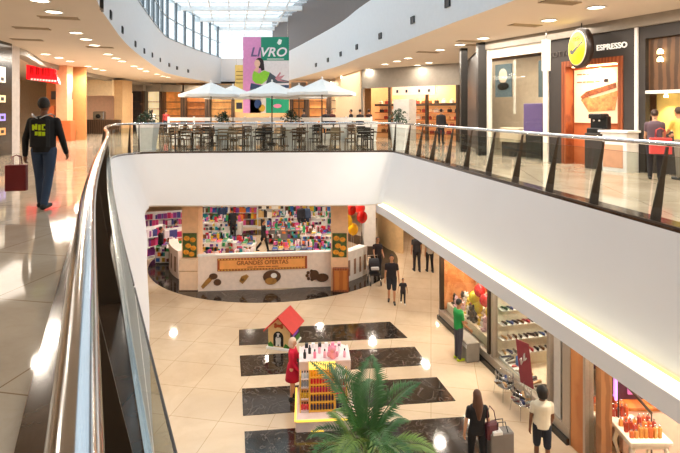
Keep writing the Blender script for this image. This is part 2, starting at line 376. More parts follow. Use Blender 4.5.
# small square recessed lights on the bands
sq = None
def band_light(P, fn, px, py, label, grp):
    # find Y where the band shows at this column
    best = None
    for i in range(20, 440):
        Y = i/10; t = fn(Y); p = P2(P, t); x = HX+p.x/p.y*F
        if best is None or abs(x-px) < best[0]: best = (abs(x-px), Y, t, p)
    _, Y, t, p = best; z = Z_at(py, Y)
    d = (P2(P,t+.05)-P2(P,t-.05)).normalized(); a = math.atan2(d.y,d.x)
    r = thing('wall_spotlight', label, 'light', (p.x,p.y,z), a, grp)
    s = 1 if P is RB else -1
    g = MB(); g.box((-.13,-.02,-.10),(.13,.035,.10) if s > 0 else (.13,.02,.10)); obj('housing', g, M_dmetal, r)
    g = MB()
    yy = .05 if s > 0 else -.04
    g.box((-.15,min(0,yy),-.12),(.15,max(0,yy),-.10)); g.box((-.15,min(0,yy),.10),(.15,max(0,yy),.12)); g.box((-.15,min(0,yy),-.10),(-.13,max(0,yy),.10)); g.box((.13,min(0,yy),-.10),(.15,max(0,yy),.10)); obj('frame', g, M_black, r)
for px, py in ((101,3),(110,15),(122,30),(135,44),(144,51),(152,55),(160,60),(169,65),(177,68),(188,71)):
    band_light(LB, lbt, px, py, 'small square dark spotlight recessed in the curved white band above the left walkway', 'square lights in the left band')
for px, py in ((449,3),(413,20),(381,36),(357,47),(341,54),(328,60),(316,65)):
    band_light(RB, rbt, px, py, 'small square dark spotlight recessed in the white band above the right walkway', 'square lights in the right band')
# ---------------------------------------------------------------- downlights
def downlight_proto(name, r, z):
    t = thing(name, 'x', 'ceiling light', (0,0,z))
    g = MB(); g.lathe([(r,0),(r*1.18,-.012),(r*1.2,-.02),(r*1.0,-.025),(r*.97,-.01)], 20); obj('trim_ring', g, M_white, t)
    g = MB(); g.lathe([(r*.96,-.012),(r*.5,-.018),(.01,-.02)], 20); obj('lens', g, M_lamp, t)
    return t
proto = downlight_proto('ceiling_downlight', .19, CZ)
first = True
LL = [(40,0),(54,11.5),(76,32.5),(86,39),(94.5,45),(108,54),(116,58),(122,61),(134,66),(140,68.5),(146,71),(157,74),(163,76),(168,77),(45.5,54),(59,57.5),(70,61),(88,66),(95.5,68.5),(103,70)]
RL = [(596,7),(549,20),(483,38),(460,44.5),(440,49.7),(408,58),(397,61),(385,64),(368,69),(361,71),(354,73),(429,62.5),(417.5,65),(407,67),(342,76)]
NL = [(-7.5,3),(-9,7),(-12,5),(-14,10),(-10.5,10.5),(8,6),(8.5,9.5),(7,2.5),(12,5)]
lights = []
def place_down(p, lab, grp):
    global first
    if first: proto.location = (p.x,p.y,CZ); proto['label'] = lab; proto['group'] = grp; first = False
    else: dup(proto, (p.x,p.y,CZ), 0, lab, grp)
    lights.append(p)
for px, py in LL: place_down(G(px,py,CZ), 'round glowing downlight in the beige ceiling over the left walkway', 'downlights over the left walkway')
for px, py in RL: place_down(G(px,py,CZ), 'round glowing downlight in the beige ceiling over the right walkway', 'downlights over the right walkway')
for x, y in NL: place_down(Vector((x,y,CZ)), 'round glowing downlight in the beige ceiling over the left walkway' if x < 0 else 'round glowing downlight in the beige ceiling over the right walkway', 'downlights over the left walkway' if x < 0 else 'downlights over the right walkway')
def lamp(name, loc, power, size, colr=(1,.89,.76), rot=(0,0,0), spread=PI, shape='DISK', sy=None):
    l = bpy.data.lights.new(name, 'AREA'); l.shape = shape; l.size = size; l.energy = power; l.color = colr; l.spread = spread
    if sy: l.size_y = sy
    o = bpy.data.objects.new(name, l); C.objects.link(o); o.location = loc; o.rotation_euler = rot; return o
for p in lights: lamp('downlight_lamp', (p.x,p.y,CZ-.04), 40, .3)
# lower ceiling downlights (seen only as reflections) with lamps
lowpts = [(-6,21),(-3,21.5),(0,21.5),(-8,24),(-4.5,25),(-1,25),(1.5,23),(3.6,21),(-7,28),(-2.5,28.5),(2,28),(5,25),(3.2,16),(3.9,13),(4.7,9.6),(5.1,6.5),(-6,14),(-5,11),(-4,8.2),(-3.0,6),(-9,18),(-8.5,13)]
for i, (x, y) in enumerate(lowpts):
    lab = 'round glowing downlight in the lower ceiling beneath the terrace' if y > 19.5 else 'round glowing downlight in the lower ceiling beneath a walkway'
    dup(proto, (x,y,3.56), 0, lab, 'downlights beneath the upper storey')
    lamp('lower_downlight_lamp', (x,y,3.50), 58 if y > 19.5 else 36, .3)
# air vents and sprinklers in ceilings
def vent(px, py, w=.9, d=.25):
    p = G(px,py,CZ); r = thing('ceiling_vent', 'dark slotted air vent in the beige ceiling over the left walkway' if px < 300 else 'dark slotted air vent in the beige ceiling over the right walkway', 'vent', (p.x,p.y,CZ), .3, 'ceiling air vents')
    g = MB(); g.box((-w/2,-d/2,-.012),(w/2,d/2,.0)); obj('backing', g, M_dmetal, r)
    g = MB()
    for k in range(5): g.box((-w/2,-d/2+.02+k*d/5,-.03),(w/2,-d/2+.035+k*d/5,-.012))
    g.box((-w/2-.03,-d/2-.03,-.025),(w/2+.03,-d/2,0)); g.box((-w/2-.03,d/2,-.025),(w/2+.03,d/2+.03,0)); obj('frame', g, mat('vent_beige', '#b9a68d', .6), r)
for px, py in ((59,17.5),(32,28),(27,39.5),(100,47),(470,41),(478,45),(428,52),(560,2),(525,25)): vent(px, py)

for x, y, z, pw in ((-10.5,9,9.5,90),(-12,16,9.5,180),(-12,24,9.5,360),(-13,32,9.5,300),(6.3,4,9.5,260),(5.6,10,9.5,300),(5.0,15.5,9.5,320),(4.2,21,9.5,320),(0,32,9.5,320)):
    lamp('ceiling_wash_lamp', (x,y,z), pw, 5.0)  # broad lamps without fittings, added at ceiling height to brighten the upper level
# ---------------------------------------------------------------- people
SKIN = {'light': '#d9a583', 'tan': '#b98460', 'brown': '#7d4f36'}
def skinmesh(parts, vox, smooth=4):
    """union of tapered tubes and ellipsoids grown into one continuous surface"""
    b = MB()
    for p in parts:
        if p[0] == 'e': b.ell(p[1], p[2], 0, 14, 10)
        else:
            pts, rs = p[1], p[2]; sx = p[3] if len(p) > 3 else 1; sy = p[4] if len(p) > 4 else 1
            if sx == 1 and sy == 1:
                b.tube(pts, rs, 12)
                for q, r in ((pts[0], rs[0]), (pts[-1], rs[-1])): b.ell(q, (r,r,r), 0, 12, 8)
            else:
                vs = []; fs = []; n = 16
                for q, r in zip(pts, rs):
                    for j in range(n):
                        a = 2*PI*j/n; vs.append((q[0]+r*sx*math.cos(a), q[1]+r*sy*math.sin(a), q[2]))
                for i in range(len(pts)-1):
                    for j in range(n): k = (j+1)%n; fs.append((i*n+j,i*n+k,(i+1)*n+k,(i+1)*n+j))
                fs.append(tuple(range(n-1,-1,-1))); fs.append(tuple((len(pts)-1)*n+j for j in range(n)))
                b.add(vs, fs, 0, True)
    me = bpy.data.meshes.new('body'); me.from_pydata(b.v, [], b.f)
    bm = bmesh.new(); bm.from_mesh(me); bmesh.ops.recalc_face_normals(bm, faces=bm.faces); bm.to_mesh(me); bm.free()
    o = bpy.data.objects.new('tmp_body', me); C.objects.link(o)
    r = o.modifiers.new('r', 'REMESH'); r.mode = 'VOXEL'; r.voxel_size = vox; r.use_smooth_shade = True
    s = o.modifiers.new('s', 'SMOOTH'); s.iterations = smooth; s.factor = .5
    dg = bpy.context.evaluated_depsgraph_get(); out = bpy.data.meshes.new_from_object(o.evaluated_get(dg))
    bpy.data.objects.remove(o)
    for p in out.polygons: p.use_smooth = True
    return out
def meshobj(name, me, m, parent):
    me.materials.clear(); me.materials.append(m); me.name = name
    o = bpy.data.objects.new(name, me); C.objects.link(o); o.parent = parent; return o
def rotv(v, ax, ay=0.0, az=0.0):
    return Matrix.Rotation(az,3,'Z') @ Matrix.Rotation(ax,3,'X') @ Matrix.Rotation(ay,3,'Y') @ Vector(v)
def person(label, x, y, z, face, h=1.72, skin='tan', top='#222222', bottom='#2a3550', shoes='#1c1c1c', hair='#1d1410', hairlen='short',
           sleeve='long', leg='long', stride=0.0, lean=0.0, arms=((0.05,.12,.15),(0.05,.12,.15)), female=False, vox=.014, sit=False, skirt=None, headtilt=0.0, headturn=0.0, cat='person', group=None):
    """face = heading in radians, 0 looks along +Y (away from the camera); arms = (swing fwd, outward, elbow bend) left, right"""
    s = h/1.75; root = thing('person', label, cat, (x,y,z), face, group)
    R = math.radians
    hipz = .93; hw = .095 if not female else .10; sw = .185 if not female else .165
    def leg_pts(side, a):
        hip = Vector((side*hw, 0, hipz))
        if sit:
            knee = hip+Vector((0,.43,.0)); ank = knee+Vector((0,.02,-.42))
        else:
            kb = max(0,-a)*1.1+.04
            knee = hip+rotv((0,0,-.43), a); ank = knee+rotv((0,0,-.42), a-kb)
        toe = ank+Vector((side*.015,.15,-.045)); heel = ank+Vector((0,-.045,-.045))
        return hip, knee, ank, toe, heel
    LG = [leg_pts(-1, stride), leg_pts(1, -stride)]
    lowest = min(l[2].z for l in LG)-.075
    dz = -lowest
    def sh(v): return Vector((v[0],v[1],v[2]+dz))*s
    sp = Matrix.Rotation(-lean,3,'X')
    base = Vector((0,0,hipz))
    def tor(v): return sh(base+sp @ (Vector(v)-base))
    chest = 1.0 if not female else .93
    TR = [(.90,.165,.11),(.98,.162,.105),(1.08,.142 if female else .158,.092),(1.20,.162*chest,.105),(1.32,.182*chest,.112),(1.395,.175*chest,.10),(1.44,.125,.08),(1.47,.07,.06)]
    def torso(extra):
        b = []
        pts = [tor((0,0,t[0])) for t in TR]; rs = [s*(t[1]+extra) for t in TR]
        return ('l', pts, rs, 1.0, .68)
    body = [torso(0)]
    body.append(('l', [tor((0,0,1.42)), tor((0,.005,1.53))], [.055*s,.05*s]))
    hc = tor((0,.012+.05*headtilt,1.635-.02*headtilt)); HM = Matrix.Rotation(headturn,3,'Z') @ Matrix.Rotation(-headtilt-lean*.5,3,'X')
    def hd(v): return hc+(HM @ Vector(v))*s
    body += [('e', hd((0,0,.01)), (.076*s,.093*s,.108*s)), ('e', hd((0,.03,-.06)), (.052*s,.055*s,.05*s)), ('e', hd((0,.098,-.012)), (.013*s,.016*s,.022*s)),
             ('e', hd((-.078,0,-.005)), (.012*s,.02*s,.03*s)), ('e', hd((.078,0,-.005)), (.012*s,.02*s,.03*s)), ('e', hd((0,.085,-.048)), (.025*s,.012*s,.01*s))]
    AR = []
    for side, (f, o, e) in zip((-1,1), arms):
        S = tor((side*sw,0,1.385)); u = rotv((0,0,-.29*s), f, -side*o) ; E = S+sp @ u
        E = S+u; w_ = rotv((0,0,-.25*s), f+e, -side*o*.3); W = E+w_; d = w_.normalized()
        AR.append((S,E,W,d,side))
        body += [('l', [S,S.lerp(E,.5),E,E.lerp(W,.4),W], [.05*s,.043*s,.036*s,.036*s,.026*s])]
        # palm, four curled fingers and a thumb
        ac = Vector((0,1,0)); ac = (ac-d*ac.dot(d)).normalized(); inn = Vector((-side,0,0)); inn = (inn-d*inn.dot(d)).normalized()
        pc = W+d*.05*s
        body.append(('l', [W, pc, W+d*.085*s], [.025*s,.028*s,.026*s]))
        for k in range(4):
            L = (.07,.08,.076,.06)[k]*s; b0 = W+d*.08*s+ac*((1.5-k)*.019*s); m = b0+d*L*.5+inn*.006; t = m+(d*.6+inn*.8).normalized()*L*.5
            body.append(('l', [b0,m,t], [.0105*s,.0098*s,.0085*s]))
        b0 = W+d*.03*s+ac*.024*s; m = b0+(d*.6+ac*.8).normalized()*.035*s; body.append(('l', [b0,m,m+(d*.9+ac*.2+inn*.4).normalized()*.03*s], [.012*s,.011*s,.009*s]))
    for hip,knee,ank,toe,heel in LG:
        body += [('l', [sh(hip),sh(hip.lerp(knee,.5)),sh(knee),sh(knee.lerp(ank,.35)),sh(ank)], [.085*s,.072*s,.052*s,.052*s,.034*s]), ('l', [sh(heel),sh(toe)], [.032*s,.028*s])]
    M_s = mat('skin_'+skin, SKIN[skin], .5, noise=.03)
    meshobj('body', skinmesh(body, vox), M_s, root)
    # clothes
    cl = [torso(.016)]
    cl[0] = ('l', cl[0][1][:], cl[0][2], 1.0, .70)
    for S,E,W,d,side in AR:
        if sleeve == 'long': cl.append(('l', [S,S.lerp(E,.5),E,E.lerp(W,.4),W], [.062*s,.056*s,.05*s,.048*s,.04*s]))
        elif sleeve == 'short': cl.append(('l', [S,S.lerp(E,.55)], [.06*s,.05*s]))
    ct = top if not isinstance(top, str) else col(top, .8)
    shirt = meshobj('shirt' if sleeve != 'jacket' else 'jacket', skinmesh(cl, vox), ct, root)
    if skirt:
        g = MB(); hz = hipz+.08
        g.lathe([(.15*s,(hz+dz)*s),(.175*s,(hipz-.05+dz)*s),(.20*s,(skirt+.2+dz)*s),(.22*s,(skirt+dz)*s),(.20*s,(skirt+dz)*s),(.14*s,(hz-.02+dz)*s)], 18); obj('skirt', g, col(bottom,.8), root)
    else:
        pp = [('l', [sh((0,0,.88)),sh((0,0,1.0)),sh((0,0,1.03))], [.168*s,.160*s,.15*s], 1, .72)]
        for hip,knee,ank,toe,heel in LG:
            if leg == 'long': pp.append(('l', [sh(hip),sh(hip.lerp(knee,.5)),sh(knee),sh(knee.lerp(ank,.4)),sh(ank)], [.097*s,.086*s,.068*s,.064*s,.054*s]))
            else: pp.append(('l', [sh(hip),sh(hip.lerp(knee,.5)),sh(hip.lerp(knee,.92))], [.100*s,.092*s,.08*s]))
        meshobj('trousers' if leg == 'long' else 'shorts', skinmesh(pp, vox), col(bottom,.85), root)
    for hip,knee,ank,toe,heel in LG:
        meshobj('shoe', skinmesh([('l', [sh(heel)+Vector((0,0,.006)),sh(toe)+Vector((0,.02,.004))], [.045*s,.038*s]), ('l',[sh(ank-Vector((0,0,.03))),sh(ank)], [.045*s,.043*s])], vox), col(shoes,.5), root)
    hh = [('e', hd((0,-.018,.03)), (.086*s,.098*s,.104*s))]
    if hairlen == 'long': hh += [('l', [hd((0,-.06,.03)),hd((0,-.095,-.1)),hd((0,-.11,-.24)),hd((0,-.12,-.40))], [.075*s,.085*s,.082*s,.04*s]), ('l', [hd((-.05,-.04,.0)),hd((-.07,-.06,-.18))],[.04*s,.045*s]), ('l', [hd((.05,-.04,.0)),hd((.07,-.06,-.18))],[.04*s,.045*s])]
    elif hairlen == 'bob': hh += [('l', [hd((0,-.05,.02)),hd((0,-.06,-.09))], [.09*s,.085*s]), ('e', hd((0,-.02,.03)), (.10*s,.11*s,.11*s))]
    elif hairlen == 'bushy': hh += [('e', hd((0,-.035,.035)), (.125*s,.12*s,.125*s)), ('e', hd((0,-.06,-.05)), (.105*s,.08*s,.08*s))]
    elif hairlen == 'tail': hh += [('l', [hd((0,-.09,.06)),hd((0,-.13,-.02)),hd((0,-.12,-.14))], [.03*s,.032*s,.018*s])]
    hm = skinmesh(hh, vox, 2)
    # keep the face clear of hair
    bm = bmesh.new(); bm.from_mesh(hm); inv = HM.inverted()
    dele = []
    for v in bm.verts:
        q = inv @ (v.co-hc)/s
        if q.y > .035 and q.z < .055: dele.append(v)
        elif hairlen == 'short' and q.z < -.045: dele.append(v)
    bmesh.ops.delete(bm, geom=dele, context='VERTS'); bm.to_mesh(hm); bm.free()
    meshobj('hair', hm, col(hair,.6), root)
    for sd in (-1,1):
        g = MB(); g.ell(hd((sd*.03,.084,.01)), (.012*s,.008*s,.008*s), 0, 8, 6); obj('eye', g, col('#1a1210',.3), root)
    g = MB(); g.ell(hd((0,.094,-.05)), (.022*s,.006*s,.006*s), 0, 8, 6); obj('mouth', g, col('#9c4a44',.5), root)
    return root, AR, sh, tor
def bag(label, cat, x, y, z, w, d, h, color, rz=0.0, name='shopping_bag', handle=.16):
    r = thing(name, label, cat, (x,y,z), rz)
    g = MB(); g.bbox((-w/2,-d/2,0),(w/2,d/2,h),.01); obj('body', g, col(color,.6), r)
    for s in (-1,1):
        g = MB(); g.tube([(-w*.22,s*d*.4,h-.02),(-w*.2,s*d*.25,h+handle*.8),(0,0,h+handle),(w*.2,s*d*.25,h+handle*.8),(w*.22,s*d*.4,h-.02)], .008, 6); obj('handle', g, col(color,.6), r)
    return r
R_ = math.radians
# man in the foreground on the left walkway
p = G(44,208,UP)
r, AR, sh, tor = person('man walking away on the left walkway in a black jacket and blue jeans', p.x, p.y, UP, R_(8), 1.80, 'brown', '#17171b', '#33445f', '#202022', '#120d0b', 'short', 'long', stride=.16, arms=((-.1,.26,.25),(.12,.24,.35)), vox=.011)
M = Matrix.Translation((0,-.118*1.03,1.16*1.03)) @ Matrix.Rotation(0,4,'Z') @ Matrix.Rotation(PI/2,4,'X')
M_yel = mat('neon_yellow_print', '#d8f018', .6)
pr = MB(); 
for i,(a,b,c,d) in enumerate(((-.085,.05,-.055,.15),(-.05,.04,-.015,.14),(-.01,.05,.03,.15),(.04,.055,.085,.145),(-.07,-.05,.0,.03),(.0,-.055,.09,.035))): pr.box((a,-.145,b+1.12),(c,-.128,d+1.12))
bp = thing('backpack', 'slim black backpack with yellow print worn by the man on the left walkway', 'backpack', (p.x,p.y,UP), R_(8))
g = MB(); g.bbox((-.15,-.20,1.0),(.15,-.10,1.47),.04); obj('body', g, col('#101014',.7), bp)
pr = MB()
for a,b,c,d in ((-.09,1.27,-.06,1.36),(-.045,1.28,-.015,1.37),(-.06,1.29,-.045,1.34),(0,1.27,.035,1.36),(.05,1.34,.10,1.365),(.05,1.27,.075,1.35),(.05,1.27,.10,1.29),(-.05,1.19,-.01,1.25),(.0,1.18,.045,1.25),(.055,1.18,.10,1.245)): pr.box((a,-.208,b),(c,-.199,d))
obj('print', pr, M_yel, bp)
for s in (-1,1):
    g = MB(); g.tube([(s*.02,-.20,1.46),(s*.09,-.19,1.50),(s*.14,-.09,1.53),(s*.155,.0,1.50),(s*.15,.09,1.40)], .016, 8, sy=.5); obj('strap', g, col('#c4c4c4',.6), bp)
bag('red paper shopping bag hanging from the left hand of the man on the walkway', 'bag', p.x-.46, p.y+.02, UP+.28, .30, .13, .42, '#7a1f22', R_(15))
# women on the lower floor
p = Vector((2.68,9.77,0)); person('woman with very long brown hair and black clothes walking away on the lower floor', p.x, p.y, 0, R_(4), 1.68, 'light', '#15151a', '#17171c', '#222222', '#5a3826', 'long', 'short', stride=.18, arms=((.05,.22,.1),(-.1,.24,.35)), female=True, vox=.012)
r = thing('shopping_bag', 'large grey shopping bag with black and white handles beside the long-haired woman', 'bag', (3.12,9.75,.28), R_(10))
g = MB(); g.bbox((-.24,-.12,0),(.24,.12,.62),.02); obj('body', g, col('#77706c',.5), r)
g = MB(); g.bbox((-.20,-.125,.60),(.0,.10,.66),.01); obj('tissue', g, col('#e8e4e0',.7), r)
for s in (-1,1): g = MB(); g.tube([(-.12,s*.1,.6),(-.08,s*.05,.8),(.08,s*.05,.8),(.12,s*.1,.6)], .01, 6); obj('handle', g, M_black, r)
r = thing('handbag', 'maroon handbag on the right shoulder of the long-haired woman', 'handbag', (2.95,9.72,.78), R_(20))
g = MB(); g.bbox((-.13,-.07,0),(.13,.07,.30),.03); obj('body', g, col('#5c2430',.5), r)
g = MB(); g.tube([(-.1,0,.28),(-.10,0,.5),(-.05,0,.62),(.05,0,.5),(.1,0,.28)], .01, 6); obj('strap', g, col('#5c2430',.5), r)
p = Vector((4.02,9.95,0)); person('person with bushy black hair, cream t-shirt and dark shorts near the shoe shop', p.x, p.y, 0, R_(-6), 1.64, 'brown', '#efe6d0', '#1f2533', '#e8e4de', '#0d0a09', 'bushy', 'short', 'short', stride=.12, arms=((.02,.14,.1),(.1,.14,.5)), vox=.012)
person('man in a green t-shirt, grey trousers and yellow shoes standing before the toy shop window', 3.40, 14.35, 0, R_(-75), 1.74, 'tan', '#1f9446', '#4a4650', '#c8d820', '#15100d', 'short', 'short', arms=((.3,.12,.7),(.2,.1,.6)), headtilt=.25, vox=.014)
person('man in a black t-shirt and dark shorts walking hand in hand with a child', 1.92, 18.6, 0, R_(176), 1.80, 'tan', '#22191c', '#26262c', '#201a18', '#15100d', 'short', 'short', 'short', stride=.12, arms=((.1,.2,.2),(.05,.15,.1)), vox=.014)
person('small child in dark clothes walking hand in hand with the man in black', 2.33, 18.5, 0, R_(184), .95, 'tan', '#26222a', '#201f26', '#eeeeee', '#15100d', 'short', 'short', 'long', stride=.15, arms=((.1,.3,.1),(.1,.5,.1)), vox=.014)
person('person in dark clothes pushing a black stroller past the terrace pillar', 1.62, 21.6, 0, R_(186), 1.70, 'tan', '#2a2228', '#1d1c24', '#222222', '#15100d', 'tail', 'short', 'long', stride=.1, arms=((.5,.1,.6),(.5,.1,.6)), female=True)
person('taller of the couple in the far corridor, in a dark shirt and dark trousers', 3.42, 22.3, 0, R_(10), 1.74, 'tan', '#2b2a30', '#26242b', '#1a1a1a', '#15100d', 'short', 'short', 'long', stride=.08)
person('shorter of the couple in the far corridor, in a pale top and black trousers', 3.98, 22.2, 0, R_(10), 1.60, 'tan', '#9a938a', '#1d1b20', '#1a1a1a', '#241812', 'tail', 'short', 'long', stride=.1, female=True)
person('woman in a long crimson coat standing behind the cosmetics kiosk', -1.17, 12.4, 0, R_(-100), 1.5, 'light', '#d4143c', '#c01238', '#333333', '#e8c8b0', 'bob', skirt=.55, female=True, arms=((.4,.1,.8),(.2,.12,.6)))
# stroller
r = thing('stroller', 'black baby stroller pushed by the person near the terrace pillar', 'stroller', (1.42,20.75,0), R_(6))
g = MB()
for s in (-.22,.22): g.tube([(s,.35,.08),(s,-.1,.5),(s,.45,1.02)], .014, 6); g.tube([(s,-.35,.08),(s,.1,.55)], .014, 6)
g.tube([(-.22,.45,1.02),(.22,.45,1.02)], .018, 8); obj('frame', g, M_steel, r)
g = MB(); g.bbox((-.2,-.25,.38),(.2,.2,.46),.02); g.box((-.2,.16,.46),(.2,.22,.9)); obj('seat', g, col('#1a1a20',.8), r)
g = MB()
for k in range(7):
    a = PI*k/6*.55; b = PI*(k+1)/6*.55
    if k < 6: g.add([(-.21,.2-.36*math.sin(a),.62+.36*math.cos(a)),(.21,.2-.36*math.sin(a),.62+.36*math.cos(a)),(.21,.2-.36*math.sin(b),.62+.36*math.cos(b)),(-.21,.2-.36*math.sin(b),.62+.36*math.cos(b))],[(0,1,2,3)])
obj('hood', g, col('#22222a',.8), r)
g = MB(); g.bbox((-.16,-.28,.62),(.16,.02,.72),.02); obj('tray', g, col('#d8d8dc',.6), r)
for sx in (-.22,.22):
    for y in (.35,-.35):
        g = MB(); M = Matrix.Translation((sx,y,.09)) @ Matrix.Rotation(PI/2,4,'Y'); g.lathe([(.09,-.02),(.09,.02)], 14, M=M); obj('wheel', g, M_black, r)
# ---------------------------------------------------------------- terrace
M_canvas = mat('white_canvas', '#f4f2ee', .8, noise=.02)
def umbrella(x, y, label, edge=2.42, W=1.55, logo=True):
    r = thing('parasol', label, 'umbrella', (x,y,UP), 0.2, 'parasols on the terrace')
    g = MB(); g.lathe([(.28,0),(.28,.06),(.05,.1)], 16); obj('base', g, M_dmetal, r)
    g = MB(); g.tube([(0,0,.05),(0,0,edge+.55)], .028, 8); obj('pole', g, M_dmetal, r)
    g = MB(); vs = []; n = 8; rings = [(.0,edge+.62),(.35,edge+.46),(.8,edge+.25),(W,edge),(W,edge-.13),(W-.02,edge-.13),(W-.02,edge-.02)]
    fs = []
    for (rr, z) in rings:
        for j in range(n*2):
            a = PI*j/n; k = 1 if j % 2 == 0 else .94; vs.append((rr*k*math.cos(a), rr*k*math.sin(a), z-(0 if j%2==0 else .02)))
    for i in range(len(rings)-1):
        for j in range(n*2): k = (j+1)%(n*2); fs.append((i*n*2+j,i*n*2+k,(i+1)*n*2+k,(i+1)*n*2+j))
    g.add(vs, fs); obj('canopy', g, M_canvas, r)
    g = MB()
    g.ell((0,0,edge+.66), (.05,.05,.06), 0, 10, 6); obj('finial', g, M_canvas, r)
    for j in range(8):
        a = PI*j/4; g = MB(); g.tube([(.05*math.cos(a),.05*math.sin(a),edge+.5),((W-.06)*math.cos(a),(W-.06)*math.sin(a),edge-.03)], .012, 4); obj('rib', g, M_dmetal, r)
    return r
us = [(211,24.6,'white octagonal parasol at the left end of the terrace'),(233,27.6,'white parasol in the rear row between the left end parasol and the middle one'),
      (272,24.2,'white octagonal parasol in the middle of the terrace, in front of the tall banner'),(299,27.0,'white parasol in the rear row behind the gap right of the banner'),(322,22.2,'white octagonal parasol at the right end of the terrace')]
for px, Y, lab in us: umbrella(X_at(px,Y), Y, lab)
M_tw = wood('dark_teak', '#4a3527', '#6a4c36', .5)
def cafe_table(mat_, label, loc, rz=0):
    t = thing('cafe_table', label, 'table', loc, rz, 'tables on the terrace')
    g = MB(); g.bbox((-.38,-.38,.71),(.38,.38,.75),.01); obj('tabletop', g, mat_, t)
    g = MB(); g.tube([(0,0,.03),(0,0,.71)], .035, 10); obj('pedestal', g, M_dmetal, t)
    g = MB(); g.box((-.25,-.03,0),(.25,.03,.03)); g.box((-.03,-.25,0),(.03,-.03,.03)); g.box((-.03,.03,0),(.03,.25,.03)); obj('base', g, M_dmetal, t)
    return t
def cafe_chair(mat_, label, loc, rz):
    t = thing('cafe_chair', label, 'chair', loc, rz, 'chairs around the terrace tables')
    g = MB(); g.bbox((-.21,-.21,.43),(.21,.21,.465),.01); obj('seat', g, mat_, t)
    g = MB(); g.tube([(-.19,-.2,.46),(-.2,-.25,.88)], .015, 6); g.tube([(.19,-.2,.46),(.2,-.25,.88)], .015, 6)
    for z in (.58,.70,.82): g.box((-.19,-.245,z),(.19,-.225,z+.07))
    obj('backrest', g, mat_, t)
    for sx in (-1,1):
        for sy in (-1,1): g = MB(); g.tube([(sx*.19,sy*.19,.43),(sx*.2,sy*.21,0)], .015, 6); obj('leg', g, mat_, t)
    return t
mats_c = [(M_tw,'dark brown'),(mat('pale_wicker','#8c7358',.7),'pale beige'),(mat('espresso_wicker','#241a15',.6),'near-black')]
tprot = {}; cprot = {}
rows = [(20.95, [-6.2,-4.7,-3.2,-1.7,-.2,1.15]), (23.0, [-7.4,-5.9,-4.4,-2.6,1.0]), (26.0, [-8.9,-7.2,-3.9,-1.2,.6])]
rn = ['front-row', 'middle-row', 'rear-row']
colw = ['at the left end','second from the left end','third from the left end','third from the right end','second from the right end','at the right end']
for ri, (yy, xs) in enumerate(rows):
    for ci, x in enumerate(xs):
        k = (ri+ci) % 3; m, cn = mats_c[k]; pos = colw[ci if ci < 3 else 5-(len(xs)-1-ci)]
        lab = f'{cn} square cafe table, {rn[ri]} on the terrace, {pos.replace("at the ","")}'
        if k not in tprot: tprot[k] = cafe_table(m, lab, (x,yy,UP))
        else: dup(tprot[k], (x,yy,UP), 0, lab)
        for q in range(4):
            a = q*PI/2+PI/4*0; d = .62; cx = x+d*math.sin(a); cy = yy-d*math.cos(a)
            if cy < 20.25 or (q == 3 and ci > 0) or (q == 1 and ci == len(xs)-1): continue
            sd = ['front side','right side','far side','left side'][q]
            lab = f'{cn} cafe chair, {sd} of the {rn[ri]} terrace table {pos}'
            rz = [0,PI/2,PI,-PI/2][q]+random.uniform(-.15,.15)
            if k not in cprot: cprot[k] = cafe_chair(m, lab, (cx,cy,UP), rz)
            else: dup(cprot[k], (cx,cy,UP), rz, lab)
# white partition with slots and white planters behind the terrace
M_wl = mat('white_lacquer', '#f1efec', .35)
r = thing('slatted_partition', 'low white partition with dark slots behind the terrace tables', 'partition', (-3.8,28.6,UP))
g = MB(); 
for z0, z1 in ((.0,.35),(.62,.82),(1.05,1.25)): g.box((-6,-.04,z0),(5.6,.04,z1))
obj('panel', g, M_wl, r)
for k in range(9): g = MB(); x = -6+k*1.45; g.box((x-.05,-.05,0),(x+.05,.05,1.3)); obj('post', g, M_wl, r)
def planter(px, Y, label, plant=None):
    x = X_at(px,Y); r = thing('planter', label, 'planter', (x,Y,UP))
    g = MB(); g.poly([(-.3,-.3),(.3,-.3),(.3,.3),(-.3,.3)],0,.02); 
    vs = [(-.24,-.24,0),(.24,-.24,0),(.24,.24,0),(-.24,.24,0),(-.36,-.36,1.05),(.36,-.36,1.05),(.36,.36,1.05),(-.36,.36,1.05),(-.31,-.31,1.05),(.31,-.31,1.05),(.31,.31,1.05),(-.31,.31,1.05),(-.3,-.3,.95),(.3,-.3,.95),(.3,.3,.95),(-.3,.3,.95)]
    g.add(vs, [(0,1,5,4),(1,2,6,5),(2,3,7,6),(3,0,4,7),(4,5,9,8),(5,6,10,9),(6,7,11,10),(7,4,8,11),(8,9,13,12),(9,10,14,13),(10,11,15,14),(11,8,12,15),(12,13,14,15)]); obj('pot', g, M_wl, r)
    if plant:
        g = MB(); random.seed(int(px))
        for i in range(240):
            a = random.uniform(0,2*PI); e = random.uniform(-.2,1.5); rr = random.uniform(.15,plant)
            c = Vector((rr*math.cos(a)*math.cos(e), rr*math.sin(a)*math.cos(e), 1.15+rr*1.1*math.sin(e)))
            d = Vector((random.gauss(0,1),random.gauss(0,1),random.gauss(0,.7))).normalized()*.07; u = d.cross(Vector((random.gauss(0,1),random.gauss(0,1),1))).normalized()*.03
            g.add([c-d,c+u,c+d,c-u], [(0,1,2,3)])
        obj('foliage', g, mat('shrub_green','#23402a',.6), r)
        g = MB(); g.tube([(0,0,.95),(0,0,1.5)], .03, 6); obj('stem', g, M_tw, r)
    return r
planter(223,24.0,'white planter with a dark green bushy shrub beside the left parasol pole',.42)
planter(291,23.4,'white planter with a wide dark green shrub right of the middle parasol pole',.5)
for px, lab in ((250,'square white tapered planter below the gap between the left and middle parasols'),(268,'square white tapered planter just left of the middle parasol pole'),(311,'square white tapered planter just left of the right-hand parasol pole'),(345,'square white tapered planter right of the right-hand parasol'),(371,'square white tapered planter nearest the lit shelf shop')):
    planter(px, 27.2, lab)
